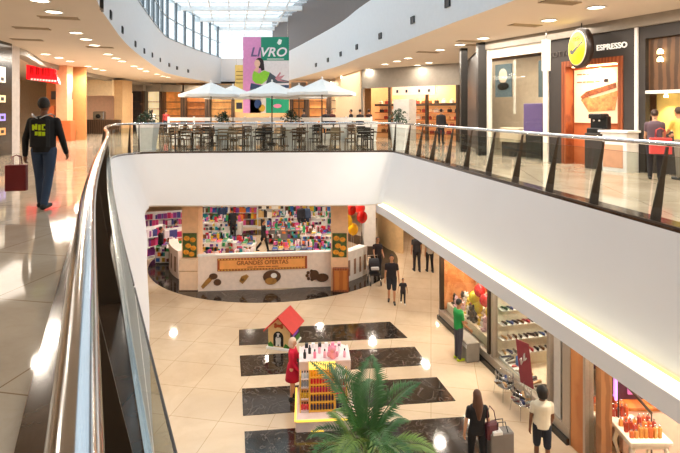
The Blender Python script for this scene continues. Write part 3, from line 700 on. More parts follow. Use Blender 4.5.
planter(148,20.7,'white planter with a leafy plant at the curved left corner of the terrace',.45)
planter(399,20.8,'white planter with a leafy plant at the right corner of the terrace',.5)
# ---------------------------------------------------------------- banner
Yb = 34.0; xa, xb = X_at(243,Yb), X_at(289,Yb); za, zb = Z_at(113,Yb), Z_at(37,Yb)
r = thing('hanging_banner', 'tall hanging banner, pink on its left and green on its right, lettered LIVRO', 'banner', (xa,Yb,za))
W = xb-xa; H = zb-za
def fx(px): return (px-243)/46*W
def fz(py): return (113-py)/76*H
g = MB(); g.box((0,0,0),(W,.05,H)); obj('sheet', g, col('#e9e4e6',.7), r)
def pan(n, x0, y0, x1, y1, c, dd=.008):
    g = MB(); g.box((fx(x0),-dd,fz(y1)),(fx(x1),0,fz(y0))); return obj(n, g, col(c,.7), r)
pan('pink_panel',243,37,261,113,'#dc93c6')
pan('green_panel',261,37,289,60.5,'#1f8a6e')
pan('lower_green_panel',266,96,289,113,'#1f9a70')
pan('lower_picture',250,88,266,113,'#d8cfc4')
text('LI', .86, col('#6b5a86',.6), r, upright(fx(255),-.02,fz(52.5)), .006, 'lettering', .25, 1.05, .018)
text('VRO', .86, col('#efe9ef',.6), r, upright(fx(272.8),-.02,fz(52.5)), .006, 'lettering', .25, 1.05, .018)
g = MB(); g.box((fx(267),-.016,fz(59.5)),(fx(284),-.008,fz(58.6))); obj('underline', g, col('#dfe8e4',.6), r)
g = MB(); g.poly([(fx(277),fz(43)),(fx(279),fz(39)),(fx(282),fz(40)),(fx(281),fz(44)),(fx(279),fz(45))],0,.01,M=Matrix.Translation((0,-.008,0))@Matrix.Rotation(PI/2,4,'X')); obj('leaf_mark', g, col('#e6f2ee',.6), r)
# woman reading a green book, as printed on the sheet
def disc(n, cx, cy, rx, ry, c, dd, pts=20):
    g = MB(); g.poly([(fx(cx)+rx*math.cos(2*PI*i/pts), fz(cy)+ry*math.sin(2*PI*i/pts)) for i in range(pts)],0,.006,M=Matrix.Translation((0,-dd,0))@Matrix.Rotation(PI/2,4,'X')); return obj(n, g, col(c,.7), r)
def shp(n, pts, c, dd):
    g = MB(); g.poly([(fx(x),fz(y)) for x, y in pts],0,.006,M=Matrix.Translation((0,-dd,0))@Matrix.Rotation(PI/2,4,'X')); return obj(n, g, col(c,.7), r)
disc('printed_hair',259.5,63,.30,.36,'#2a1a1e',.012); shp('printed_hair',[(260,62),(264,64),(264.5,70),(261.5,71),(260,67)],'#2a1a1e',.013)
disc('printed_face',257.3,63.5,.2,.26,'#e8bfa8',.02)
shp('printed_arm',[(254,70),(257,66.5),(259,67.5),(258,73),(254,74)],'#e3b59c',.018)
shp('printed_book',[(252.5,75),(254,71),(259,73.5),(264.5,70.5),(270,72.5),(267,80),(262,84),(256,83.5),(252.5,80)],'#8ed03c',.026)
shp('printed_coat',[(270,72.5),(279,79),(289,81),(289,83),(266,83.5),(268,78)],'#4a5560',.014)
shp('printed_hand',[(275,78.5),(280,72),(281,73),(279,76.5),(285,75),(280,80),(289,82),(278,81)],'#c78a94',.016)
shp('printed_book_edge',[(251,83),(262,85.5),(289,85),(289,88),(250,89)],'#34486a',.015)
disc('printed_figure',258,104,.25,.3,'#29406e',.014); disc('printed_figure',262,108,.22,.25,'#d0a030',.014); disc('printed_mark',277.5,106,.28,.14,'#e48aa4',.014)
for x in (.1,W-.1): g = MB(); g.tube([(x,.02,H),(x,.02,H+2.4)], .012, 6); obj('hanging_cable', g, M_steel, r)
Yy = 40.0
r = thing('hanging_banner', 'narrow yellow hanging banner with dark lines partly behind the pink one', 'banner', (X_at(235,Yy),Yy,Z_at(112,Yy)))
g = MB(); hW = X_at(246,Yy)-X_at(235,Yy); g.box((0,0,0),(hW,.05,Z_at(65,Yy)-Z_at(112,Yy))); obj('sheet', g, col('#e9cd7a',.7), r)
g = MB(); [g.box((.1,-.01,z),(hW-.25,0,z+.06)) for z in (2.3,2.6,2.9,3.2)]; obj('printed_lines', g, col('#8a6a2a',.7), r)
g = MB(); g.box((.1,-.012,.25),(hW-.3,0,.75)); obj('printed_picture', g, col('#2c2a3a',.7), r)
for x in (.1,hW-.1): g = MB(); g.tube([(x,.02,3.7),(x,.02,5.3)], .012, 6); obj('hanging_cable', g, M_steel, r)
# ---------------------------------------------------------------- upper walls and shops
M_header = mat('grey_fascia_trim', '#8f877c', .5)
M_dark = mat('charcoal_cladding', '#35302d', .55, noise=.04)
def wseg(name, x0, y0, x1, y1, z0, z1, m, t=.12, structn=True):
    d = Vector((x1-x0,y1-y0,0)); L = d.length; a = math.atan2(d.y,d.x)
    M = Matrix.Translation((x0,y0,0)) @ Matrix.Rotation(a,4,'Z'); g = MB(); g.box((0,0,z0),(L,t,z1),0,M)
    return struct(name, g, m)
# local frame of the right upper facade: s runs towards the camera, n points away from the walkway
OU = Vector((5.23,18.1,0)); DU = Vector((.462,-.887,0)); NU = Vector((.887,.462,0))
def MU(s, n=0, z=0): p = OU+DU*s+NU*n; return Matrix.Translation((p.x,p.y,z)) @ Matrix.Rotation(math.atan2(DU.y,DU.x),4,'Z')
# MU local: x = along facade toward the camera, y = +90deg of that = away from walkway
def su(px): Y = 14.64/((px-HX)/F+.52); return (18.1-Y)/.887
def zu(py, px): Y = 14.64/((px-HX)/F+.52); return Z_at(py, Y)
def ubox(g, s0, s1, z0, z1, n0, n1, mi=0): g.box((s0,n0,z0),(s1,n1,z1),mi,MU(0))
g = MB(); ubox(g,-.1,12,CZ-.28,CZ,-.12,0); struct('trim_3', g, M_header)
g = MB(); s1, s2, s3, s4 = su(549), su(637), su(562), su(623)
ubox(g,s1,s3,UP,CZ-.28,0,.2); ubox(g,s4,s2-.04,UP,CZ-.28,0,.2); ubox(g,s3,s4,8.62,CZ-.28,0,.2)
struct('wall_espresso', g, M_dark)
g = MB(); ubox(g,s2-.04,s2+.04,UP,CZ-.28,-.06,.02); struct('trim_4', g, M_white)
# espresso bar recess
eb = thing('espresso_bar', 'charcoal espresso bar front with an orange lit opening and wall menu', 'cafe front', tuple(OU), math.atan2(DU.y,DU.x))
def part(n, s0, s1, z0, z1, n0, n1, m, par=None): g = MB(); g.box((s0,n0,z0),(s1,n1,z1)); return obj(n, g, m, par or eb)
M_orange = mat('orange_wall', '#c2683a', .5); M_org2 = wood('red_brown_wood', '#7a3a1e', '#96502c')
g = MB(); g.box((s3,-.03,UP),(s3+.14,.35,8.62)); g.box((s4-.14,-.03,UP),(s4,.35,8.62)); g.box((s3+.14,-.03,8.46),(s4-.14,.35,8.62)); obj('opening_frame', g, M_org2, eb)
part('back_wall', s3+.14, s4-.14, UP, 8.46, .35, .45, M_orange)
po = part('menu_poster', s3+.2, s4-.2, 6.78, 8.36, .29, .35, mat('lit_poster', '#f0c8a4', .5, emit=.55))
Mp = lambda x, y, z: Matrix.Translation((x,y,z)) @ Matrix.Rotation(PI/2,4,'X')
g = MB(); g.poly([(0,0),(.25,-.35),(1.05,-.30),(1.15,.25),(.35,.05),(.05,.15)],0,.02,M=Mp(s3+.45,.285,7.45)); obj('pastry_picture', g, mat('pastry_crust','#d88a52',.6,noise=.5,scale=9), po)
g = MB(); g.poly([(0,.05),(.2,.2),(1.1,.42),(1.12,.28),(.35,.08),(.05,.0)],0,.03,M=Mp(s3+.43,.28,7.5)); obj('pastry_top', g, mat('pastry_filling','#8a4a26',.6,noise=.5,scale=14), po)
g = MB(); [g.box((s3+.3+a,.28,z),(s3+.3+a+w_,.29,z+.035)) for z in (8.2,7.97) for a, w_ in ((0,.16),(.19,.1),(.32,.24),(.6,.14))]; obj('lettering', g, col('#9a5a30',.6), po)
g = MB(); g.box((s4-.75,.27,7.95),(s4-.63,.29,8.05)); g.box((s4-.7,.27,7.35),(s4-.58,.29,7.45)); obj('menu_marks', g, M_black, po)
part('ceiling_light', s3+.3, s4-.3, 8.42, 8.45, .05, .25, mat('warm_tube','#ffd9a8',.5,emit=6,ecol='#ffcf98'))
p = OU+DU*((s3+s4)/2)+NU*.12; lamp('espresso_lamp', (p.x,p.y,8.38), 60, .25, (1,.75,.5))
text('ESPRESSO', .22, mat('white_letters','#f2f0ea',.5,emit=.4), eb, Mp((su(599)+su(625))/2,-.02,8.90), .015, 'lettering', 0, .95, .004)
text('COTTON', .24, col('#57504c',.6), eb, Mp((su(556)+su(572))/2-.05,-.02,8.86), .012)
# counter inside
ct = thing('serving_counter', 'white serving counter below the espresso menu', 'counter', tuple(OU+NU*(-.0)), math.atan2(DU.y,DU.x))
g = MB(); g.bbox((s4-.30,-.55,UP),(s4+.45,-.05,UP+1.02),.02); obj('body', g, M_wl, ct); g = MB(); g.bbox((s4-.33,-.6,UP+1.02),(s4+.5,-.02,UP+1.08),.01); obj('worktop', g, M_wl, ct)
g = MB(); g.box((s4-.2,-.56,UP+.1),(s4+.35,-.551,UP+.7)); obj('front_panel', g, mat('peach_panel','#e2a888',.5), ct)
pm = OU+DU*(su(607))+NU*(-.35)
cm = thing('coffee_machine', 'black coffee machine standing on a dark stand left of the white counter', 'coffee machine', (pm.x,pm.y,UP), math.atan2(DU.y,DU.x))
g = MB(); g.bbox((-.3,-.2,0),(.25,.2,.98),.01); obj('stand', g, M_dark, cm)
g = MB(); g.bbox((-.26,-.18,.98),(.24,.18,1.12),.02); g.bbox((-.26,-.02,1.12),(.24,.18,1.45),.02); g.bbox((-.22,-.18,1.38),(.2,.16,1.52),.03); obj('body', g, M_black, cm)
g = MB(); g.tube([(-.08,-.1,1.38),(-.08,-.1,1.3)], .03, 8); g.tube([(.08,-.1,1.38),(.08,-.1,1.3)], .03, 8); obj('brew_head', g, M_steel, cm)
# round yellow sign, projecting from the wall
sc_ = OU+DU*(su(584)+.32)+NU*(-.62)
rs = thing('round_sign', 'round yellow illuminated sign with black rim and swoosh projecting above the espresso opening', 'sign', (sc_.x,sc_.y,8.88))
# its face looks toward -X
MS = Matrix.Rotation(R_(-88),4,'Z') @ Matrix.Rotation(PI/2,4,'X')
g = MB(); g.lathe([(.50,-.12),(.56,-.10),(.56,.05),(.50,.07)], 32, M=MS); obj('rim', g, mat('dark_brown_rim','#241611',.4), rs)
g = MB(); g.lathe([(.485,.065),(.485,.085)], 32, M=MS); obj('ring', g, mat('cream_ring','#f4ecd0',.5), rs)
g = MB(); g.lathe([(.455,.08),(.455,.095)], 32, M=MS); f = obj('face', g, mat('sign_yellow','#f6dc1c',.4,emit=.8), rs)
g = MB(); g.poly([(-.36,-.03),(-.34,-.12),(-.2,-.16),(-.1,-.1),(.33,.12),(.36,.2),(.1,.06),(-.12,.0),(-.22,-.06),(-.28,0)],.095,.105,M=MS); obj('swoosh', g, M_black, f)
text('CASA', .15, M_black, f, MS @ Matrix.Translation((0,.26,.1)), .006)
g = MB(); g.tube([(.1,.52,0),(.7,.38,0)], .03, 6); g.tube([(.1,.1,.5),(.1,.1,.72)],.015,6); obj('bracket', g, M_dark, rs)
# white blade sign
sp_ = OU+DU*su(555)+NU*(-.4)
rb = thing('blade_sign', 'narrow white vertical hanging sign left of the round yellow sign', 'sign', (sp_.x,sp_.y,8.35)); g = MB(); g.box((-.13,-.02,0),(.13,.02,.95)); obj('panel', g, mat('translucent_white','#d8d4d0',.4), rb); g = MB(); g.tube([(0,0,.95),(0,0,1.25)],.012,6); obj('hanging_rod', g, M_steel, rb)
# next unit: dark facade with lit niche
M_slatw = wood('walnut_slats', '#4b3524', '#6b4c33', .45, 1.6)
s5, s6 = su(645), su(700)
g = MB(); ubox(g,s2+.04,s5,UP,CZ-.28,0,.2); ubox(g,s5,9.5,zu(38,650),CZ-.28,0,.2); ubox(g,9.5,12,UP,CZ-.28,0,.2); struct('wall_kitchen_shop', g, M_dark)
kn = thing('display_niche', 'dark shopfront niche with walnut boards above a yellow lit splashback at the right edge', 'shop niche', tuple(OU), math.atan2(DU.y,DU.x))
zt, zm, zb_ = zu(38,650), zu(92,650), zu(131,650)
part('wood_panel', s5, 9.5, zm+.04, zt, .15, .25, M_slatw, kn); part('shelf', s5, 9.5, zm-.04, zm+.04, 0, .6, M_wl, kn)
part('back_panel', s5, 9.5, zb_, zm-.04, .5, .6, mat('yellow_splashback','#e0c070',.5,emit=.12), kn); part('counter_front', s5, 9.5, UP, zb_, .1, .5, M_dark, kn)
for k in range(4):
    x = s5+.35+k*.7; g = MB(); g.lathe([(.02,0),(.05,-.06),(.05,-.1)], 12, c=(x,.3,zm-.04)); obj('spot_lamp', g, mat('spot_glow','#fff0c0',.4,emit=8,ecol='#ffe9b0'), kn)
    q = OU+DU*x+NU*.3; lamp('niche_lamp', (q.x,q.y,zm-.16), 9, .08, (1,.8,.45), spread=1.6)
for z in (.5,.7): 
    g = MB(); g.lathe([(.03,0),(.07,-.05),(.07,-.12)], 12, c=(s5+.35,.05,zt-z+.2)); obj('pendant_spot', g, mat('spot_glow',''), kn)
# shop left of the espresso bar (glass front with white posts)
ls = thing('shopfront', 'glass shopfront with white posts and a portrait poster left of the espresso bar', 'shopfront', tuple(OU), math.atan2(DU.y,DU.x))
def lpart(*a): return part(*a, ls)
M_whp = mat('ivory_post', '#f2e9dc', .5); M_in = mat('shop_cream_interior', '#e3cfb4', .7)
lpart('post', su(485), su(490), UP, CZ-.29, -.05, .1, M_whp); lpart('post', su(544), su(549)-.02, UP, CZ-.28, -.05, .1, M_whp)
lpart('header_panel', su(490), su(544), zu(56,510), CZ-.28, 0, .08, M_whp)
lpart('back_wall', -3.0, su(549)-.06, UP, CZ-.28, 3.2, 3.3, M_in)
a_ = lpart('portrait_poster', su(492), su(508), zu(97,500), zu(64,500), .15, .2, mat('poster_slate','#5d6c74',.6))
g = MB(); g.ell(((su(492)+su(508))/2,.14,zu(76,500)), (.2,.02,.26), 0, 12, 8); obj('printed_face', g, mat('poster_face','#e6cdb8',.6), a_)
g = MB(); g.ell(((su(492)+su(508))/2,.14,zu(86,500)), (.28,.02,.14), 0, 12, 6); obj('printed_collar', g, M_black, a_)
lpart('dark_poster', su(535), su(541), zu(97,538), zu(60,538), .15, .2, mat('poster_slate',''))
lpart('glass_panel', su(490), su(544), UP+.05, zu(58,510), .02, .04, M_shopglass)
g = MB(); g.box((su(508),.25,UP+1.5),(su(509.5),.3,8.9)); obj('divider', g, M_whp, ls)
q = OU+DU*1.3+NU*1.6; lamp('shop_lamp', (q.x,q.y,9.2), 130, 1.2, (1,.9,.78))
def ucab(name, label, cat, px0, px1, z0, z1, n, d, m, extra=None):
    x = (su(px0)+su(px1))/2; q = OU+DU*x+NU*n; r = thing(name, label, cat, (q.x,q.y,UP), math.atan2(DU.y,DU.x)); w_ = (su(px1)-su(px0))/2
    g = MB(); g.bbox((-w_,-d/2,z0),(w_,d/2,z1),.02); obj('body', g, m, r); g = MB(); g.box((-w_*.8,-d/2+.03,0),(w_*.8,d/2-.03,z0)); obj('base', g, M_dark, r); return r
ucab('display_screen','purple display screen in the window of the shop left of the espresso bar','screen',512,531,.9,1.85,.6,.15,mat('purple_screen','#6d5a8c',.3,emit=.25))
ucab('display_cabinet','black display cabinet behind the purple screen','cabinet',522,540,.1,1.5,1.3,.5,M_dark)
ucab('display_table','pale display table beneath the portrait poster','table',490,509,.5,1.0,.7,.5,M_in)
# dark return wall and lit shelf shop
A0 = (5.23,18.1); A1 = (6.35,25.4)
wseg('wall_shelf_shop_side', A1[0],A1[1],5.40,19.2,UP,CZ,M_dark,.1)
g = MB(); g.box((4.95,17.9,UP),(5.25,18.2,CZ)); g.box((4.75,19.6,UP),(5.0,19.85,CZ)); struct('trim_5', g, mat('black_post','#15120f',.4))
B0 = Vector((6.35,25.4,0)); B1 = Vector((1.35,29.6,0)); dB = (B1-B0); LBs = dB.length; aB = math.atan2(dB.y,dB.x)
# local: x from right to left, -y... use matrix with y toward viewer flipped
shp_ = thing('shelf_shop', 'shop with long warm lit shelves of goods behind the right end of the terrace', 'shop', tuple(B0)[:2]+(UP,), aB)
HZ = CZ-UP
def bpart(n, a, b, m, par=None): g = MB(); g.box(a, b); return obj(n, g, m, par or shp_)
bpart('header', (0,-.1,2.95),(LBs,.1,HZ), M_header); bpart('sign_board', (1.6,.1,2.5),(4.3,.2,2.95), mat('cream_sign','#f0dcc0',.6,emit=.35))
g = MB(); [g.box((x,.2,2.62),(x+.12,.22,2.78)) for x in (1.9,2.5,3.3,3.9)]; obj('lettering', g, M_black, shp_)
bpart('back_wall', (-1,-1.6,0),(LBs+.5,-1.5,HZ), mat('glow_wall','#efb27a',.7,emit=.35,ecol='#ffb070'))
for x in (.4,2.2,4.6,LBs): bpart('post', (x-.07,-.08,0),(x+.07,.08,2.95), M_dmetal if x < LBs else M_header)
bpart('column', (2.75,.2,0),(3.75,.9,2.25), mat('pale_grey_column','#cfcac4',.6))
M_shelf = wood('shelf_oak','#8a4d22','#a9632e')
shelfz = [.35,.75,1.15,1.55,2.05]
for z in shelfz: bpart('shelf', (.1,-1.5,z-.06 if z < 2 else z-.14),(LBs-.1,-1.05,z), M_shelf if z < 2 else M_dmetal)
for z in (.5,1.3,2.1): 
    q0 = shp_.matrix_basis @ Vector((LBs/2,-.9,z+.3)); 
q = Matrix.Translation((B0.x,B0.y,0)) @ Matrix.Rotation(aB,4,'Z') @ Vector((LBs/2,-.7,UP+3.4)); lamp('shelf_shop_lamp', tuple(q), 260, 3.0, (1,.78,.52), rot=(0,0,aB), shape='RECTANGLE', sy=.6)
MBm = Matrix.Translation((B0.x,B0.y,UP)) @ Matrix.Rotation(aB,4,'Z')
cols_g = [('brown','#7d4a26'),('tan','#c08a50'),('black','#241c1a'),('pale','#e2c8a2'),('red','#9a3020'),('white','#e8e0d4')]
gp = {}
random.seed(11)
for zi, z in enumerate(shelfz):
    x = .3
    while x < LBs-.3:
        if 0 == 0:
            nm, c = random.choice(cols_g); q = MBm @ Vector((x,-1.28,z)); lab = f'{nm} handbag on the {["bottom","second","middle","fourth","top"][zi]} lit shelf of the shelf shop'
            if nm not in gp:
                t = thing('shelf_handbag', lab, 'handbag', tuple(q), aB, 'handbags on the lit shelves'); g = MB(); g.bbox((-.13,-.07,0),(.13,.07,.17),.03); obj('body', g, col(c,.5), t)
                g = MB(); g.tube([(-.07,0,.16),(-.05,0,.25),(.05,0,.25),(.07,0,.16)], .01, 5); obj('handle', g, col(c,.5), t); gp[nm] = t
            else: dup(gp[nm], tuple(q), aB+random.uniform(-.3,.3), lab)
        x += random.uniform(.3,.5)
# walls further back
wseg('wall_rear_right', 1.35,29.6,-.2,36.5,UP,CZ,mat('beige_shop_wall','#d8bc98',.7))
g = MB(); g.box((-25,44.0,UP),(6,44.2,CZ)); struct('wall_rear', g, mat('warm_rear_wall','#d2a87c',.7))
def rearshop(px0, px1, Y, c1, label, bright=.5):
    x0, x1 = X_at(px0,Y), X_at(px1,Y); r = thing('rear_shopfront', label, 'shopfront', ((x0+x1)/2,Y,UP)); w = (x1-x0)/2
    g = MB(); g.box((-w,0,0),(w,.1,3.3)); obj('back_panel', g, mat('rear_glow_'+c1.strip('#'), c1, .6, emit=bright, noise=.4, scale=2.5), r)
    for s in (-1,1): g = MB(); g.box((s*w-.12,-.6,0),(s*w+.12,.0,3.3)); obj('post', g, M_dwood, r)
    g = MB(); g.box((-w,-.6,3.3),(w,0,3.9)); obj('header', g, M_header, r)
    for z in (.6,1.2,1.8,2.4): g = MB(); g.box((-w+.15,-.35,z),(w-.15,0,z+.05)); obj('shelf', g, M_dwood, r)
    return r
rearshop(130,146,42,'#3a3434','dark glazed shopfront at the far end of the left walkway',.05)
rearshop(147,163,43,'#f2d6a8','bright cream shopfront right of the dark one at the far end',.7)
rearshop(165,184,43.5,'#c87c3a','orange-brown shopfront behind the left parasol',.4)
rearshop(186,208,43.6,'#a8622e','brown wood shopfront behind the left parasol pole',.3)
rearshop(210,234,43.6,'#d69a5a','amber shopfront left of the yellow banner',.4)
rearshop(292,306,40,'#b8743c','brown shopfront just right of the tall banner',.4)
rearshop(308,328,39,'#e09050','orange glowing shopfront behind the right-hand parasol',.5)
rearshop(330,346,38,'#f0c090','peach glowing shopfront left of the lit shelf shop',.6)
rearshop(348,362,37,'#f6dcb8','pale bright shopfront beside the grey header of the shelf shop',.7)
for x, y in ((-12,42),(-8,42),(-4.5,41),(-1,37),(-11,36)): lamp('rear_lamp', (x,y,9.4), 160, .8, (1,.85,.65))
# people far away on the upper level
far = [(78,36,'person in black standing in front of the pale left shop',R_(20),'#1a1a20','#16161a'),(351,31,'dark figure standing left of the taller figure at the shelf shop',R_(90),'#242026','#1c1a1e'),(360,29.3,'taller dark figure standing left of the lit shelves',R_(30),'#1d1b20','#151518'),
       (369,30.5,'dark-haired figure at the left end of the lit shelves',R_(-40),'#2d2226','#1c1a1e'),(304,30.5,'dark figure behind the terrace right of the banner',R_(60),'#2a2228','#1c1a1e'),(326,31,'figure in black behind the right-hand parasol pole',R_(180),'#201c22','#1c1a1e'),
       (332,32,'figure in dark red behind the right-hand parasol pole',R_(200),'#4a1c20','#1c1a1e'),(441,25.0,'shop customer in black before the lit shelves',R_(-30),'#19171b','#1a181c'),(166,38,'distant figure in red near the bright cream shopfront',R_(30),'#8a2a2a','#22222a'),(152,37,'distant figure in white near the bright cream shopfront',R_(30),'#d8d4cc','#22222a')]
for px, Y, lab, f, c1, c2 in far: person(lab, X_at(px,Y), Y, UP, f, 1.72, 'tan', c1, c2, vox=.02)
# couple at the right edge
person('woman in a plum top standing at the yellow lit counter, red bag on her arm', X_at(659,11.6)-.1, 11.6, UP, R_(-30), 1.62, 'light', '#5d4a55', '#2a2830', '#1a1a1a', '#3a261c', 'tail', 'short', 'long', female=True, arms=((.3,.1,1.0),(.3,.1,.9)), headtilt=.3, vox=.012)
person('person in a yellow shirt bending over the lit counter at the right edge', X_at(685,11.4), 11.5, UP, R_(10), 1.68, 'tan', '#e8c860', '#8a8478', '#333333', '#3a261c', 'short', 'short', 'long', arms=((.5,.1,.8),(.5,.1,.8)), lean=.15, vox=.012)
bag('red quilted tote bag hanging on the arm of the woman at the lit counter', 'bag', X_at(659,11.3), 11.25, UP+.62, .42, .16, .36, '#c0403c', R_(-20), 'tote_bag', .22)
# seating / tub behind the right glass
# ---------------------------------------------------------------- left upper shops
LWm = mat('peach_wall','#e0b088',.7)
lp = [(-11.9,14.5),(-12.5,19.5),(-13.4,21.9),(-14.8,25.5),(-16.2,33.8),(-16.6,38),(-16,42),(-14.4,44)]
tl = [i/4 for i in range((len(lp)-1)*4+1)]
mb = MB(); mb.loft(samp(lp,tl,CZ-.25), samp(lp,tl,CZ)); mb.loft(samp(lp,tl,CZ-.25), [p+Vector((-.5,.1,0)) for p in samp(lp,tl,CZ-.25)]); struct('trim_6', mb, M_header)
g = MB(); g.box((-12.95,18.7,UP),(-12.3,19.2,CZ)); struct('wall_pillar_left', g, mat('pale_pillar','#d8d0cc',.6))
# black shopfront at the left edge with small lit pictures
bs = thing('black_shopfront', 'black glossy shopfront with small lit pictures at the left edge', 'shopfront', (-11.9,17.6,UP), R_(100))
g = MB(); g.box((-3.6,0,0),(.75,.3,HZ)); obj('cladding', g, mat('black_gloss','#171210',.2), bs)
for z, c in ((2.6,'#f4ead8'),(1.9,'#e8d4a8'),(1.25,'#9a8cf0'),(.75,'#e0a060')):
    g = MB(); g.box((-1.5,-.03,z),(.2,0,z+(.55 if z > 2 else .25))); pp = obj('lit_picture', g, mat('lit_'+c.strip('#'),c,.5,emit=.8), bs)
    g = MB(); [g.box((-1.42+k*.32,-.04,z+.06),(-1.22+k*.32,-.03,z+.18)) for k in range(5)]; obj('lettering', g, M_black, pp)
# red sign shop
rx0, rx1 = X_at(25,25.5), X_at(58,25.5)
rd = thing('food_shopfront', 'fast food front with a large red lit sign and menu screens', 'shopfront', ((rx0+rx1)/2,25.7,UP))
w = (rx1-rx0)/2
g = MB(); g.box((-w-.2,2.0,0),(w+.3,2.1,HZ)); obj('back_wall', g, mat('tan_kitchen','#c08450',.6), rd)
g = MB(); g.poly([(-w,Z_at(79,25.5)-UP),(-w,Z_at(64.5,25.5)-UP),(w-.3,Z_at(69,25.5)-UP),(w,Z_at(84,25.5)-UP)],-.1,.1,M=Matrix.Rotation(PI/2,4,'X')); sg = obj('sign_board', g, mat('sign_red','#f01822',.4,emit=.9,ecol='#ff1420'), rd)
for k, ww in enumerate((.22,.22,.3,.16,.2)):
    g = MB(); x = -w+.2+k*.3; z0 = Z_at(74.5,25.5)-UP-.03*k; g.box((x,-.13,z0),(x+ww*.4,-.1,z0+.42)); g.box((x+ww*.55,-.13,z0),(x+ww*.8,-.1,z0+.38)); obj('sign_letter', g, mat('deep_red','#c80c14',.5,emit=.3), sg)
g = MB()
for k in range(9): g.box((-w+.25+k*.15,-.13,Z_at(80,25.5)-UP-.012*k),(-w+.34+k*.15,-.1,Z_at(80,25.5)-UP+.09-.012*k))
obj('lettering', g, mat('pink_white','#ffc8c0',.5,emit=.8), sg)
for k in range(4): g = MB(); g.box((-.55+k*.3,1.6,2.25),(-.29+k*.3,1.66,2.7)); obj('menu_screen', g, mat('dark_screen','#4c4a44',.3,emit=.1), rd)
g = MB(); g.bbox((-w,1.0,0),(w,1.5,1.1),.02); obj('counter', g, M_orange, rd)
g = MB(); g.box((-w+.2,1.2,1.1),(-w+.7,1.6,1.9)); obj('orange_panel', g, M_orange, rd)
q0, q1 = X_at(58,27), X_at(69,27)
g = MB(); g.box((q0,26.8,UP+.45),(q1,27.4,CZ)); g.box((q0,26.8,UP),(q1,27.4,UP+.45),1); struct('wall_pillar_red_shop', g, [LWm, M_dwood])
cr_ = thing('counter_shop', 'beige open shop with a dark counter between the peach pillar and the dark shopfront', 'shop', (X_at(100,36),36.2,UP))
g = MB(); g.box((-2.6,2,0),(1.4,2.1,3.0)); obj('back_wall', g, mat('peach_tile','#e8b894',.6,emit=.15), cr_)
g = MB(); g.box((-2.6,.0,2.75),(.8,.3,3.9)); obj('header', g, mat('cream_header','#ecd8b4',.6), cr_)
g = MB(); g.bbox((-2.5,0,0),(1.3,.5,1.0),.02); obj('counter', g, M_dwood, cr_)
g = MB(); g.box((.8,.3,0),(1.4,2,3.9)); obj('side_wall', g, mat('tan_side','#b89870',.6), cr_)
g = MB(); g.bbox((-.9,.55,0.9),(-.1,.95,1.6),.05); obj('coffee_machine', g, M_steel, cr_); g = MB(); g.lathe([(.16,0),(.16,.03)],16,M=Matrix.Translation((-.5,.53,1.25))@Matrix.Rotation(PI/2,4,'X')); obj('gauge', g, M_black, cr_)
g = MB(); g.box((.2,1.9,1.75),(.75,1.95,1.85)); obj('wall_shelf', g, M_black, cr_)
for x, y, p_ in ((-13.9,27,120),(-12.6,37.2,160),(-14.2,31.5,140)): lamp('left_shop_lamp', (x,y,9.2), p_, .8, (1,.84,.64))
# ---------------------------------------------------------------- lower floor inlays
def inlay(idx, pts, m=None, z=.012):
    g = MB(); g.poly([(p.x,p.y) for p in [G(*q) for q in pts]], .0, z); struct('trim_%d' % idx, g, m or M_granite)
inlay(10, [(239,345.5),(407.5,338),(390,322),(239,330)])
inlay(11, [(241,376.5),(428,365),(414.6,347),(239.7,356)])
inlay(12, [(243,416),(455.6,401),(437,377.5),(242,389)])
inlay(13, [(247,500),(528,493),(465,417),(244.5,432)])
CX, CY = -3.1, 24.5
g = MB(); n = 72; ro, ri = 5.9, 4.6
vs = []; fs = []
for j in range(n):
    a = 2*PI*j/n; vs += [(CX+ro*math.cos(a),CY+ro*math.sin(a),.012),(CX+ri*math.cos(a),CY+ri*math.sin(a),.012),(CX+ro*math.cos(a),CY+ro*math.sin(a),-.01)]
for j in range(n): k = (j+1)%n; fs += [(3*j,3*k,3*k+1,3*j+1),(3*j,3*j+2,3*k+2,3*k)]
g.add(vs, fs); struct('trim_14', g, M_granite)
# ---------------------------------------------------------------- book fair
pL, pR = G(198,292), G(331,287)
d = pR-pL; a0 = math.atan2(d.y,d.x); Lp = d.length
bf = thing('book_fair_panel', 'white front panel with an orange GRANDES OFERTAS board and brown bone and paw shapes', 'display panel', tuple(pL), a0)
g = MB(); g.box((0,0,.02),(Lp,.12,1.40)); obj('panel', g, mat('cream_panel','#f2ded0',.5), bf)
g = MB(); g.box((-.02,-.03,1.40),(Lp+.02,.18,1.46)); obj('top_rail', g, M_wl, bf)
zb = lambda py: CAMZ-(py-HY)*20.0/F
x0, x1 = Lp*(217-198)/133, Lp*(306.5-198)/133; z0, z1 = .80, 1.30
g = MB(); g.box((x0,-.05,z0),(x1,0,z1)); bd = obj('sign_board', g, mat('board_brown_border','#a04a20',.5), bf)
g = MB(); g.box((x0+.09,-.06,z0+.08),(x1-.09,-.05,z1-.08)); obj('sign_face', g, mat('board_orange','#f2a85e',.5), bd)
nn = int((x1-x0)/.12)
for k in range(nn):
    for z in (z0+.02, z1-.055):
        g = MB(); g.box((x0+.04+k*.12,-.06,z),(x0+.09+k*.12,-.05,z+.035)); obj('border_dot', g, mat('dot_yellow','#f4d060',.5), bd)
text('GRANDES OFERTAS', .23, col('#8a4416',.5), bd, Mp((x0+x1)/2,-.062,1.10), .008, offset=.004)
g = MB(); [g.box(((x0+x1)/2+a,-.066,.92),((x0+x1)/2+a+w_,-.06,.95)) for a, w_ in ((-.6,.22),(-.34,.12),(-.18,.26),(.12,.2),(.36,.26))]; obj('lettering', g, col('#8a4416',.5), bd)
M_bn = mat('dark_brown_cutout','#5a3a22',.6,noise=.2); M_bn2 = mat('gold_brown_cutout','#a87838',.6,noise=.3)
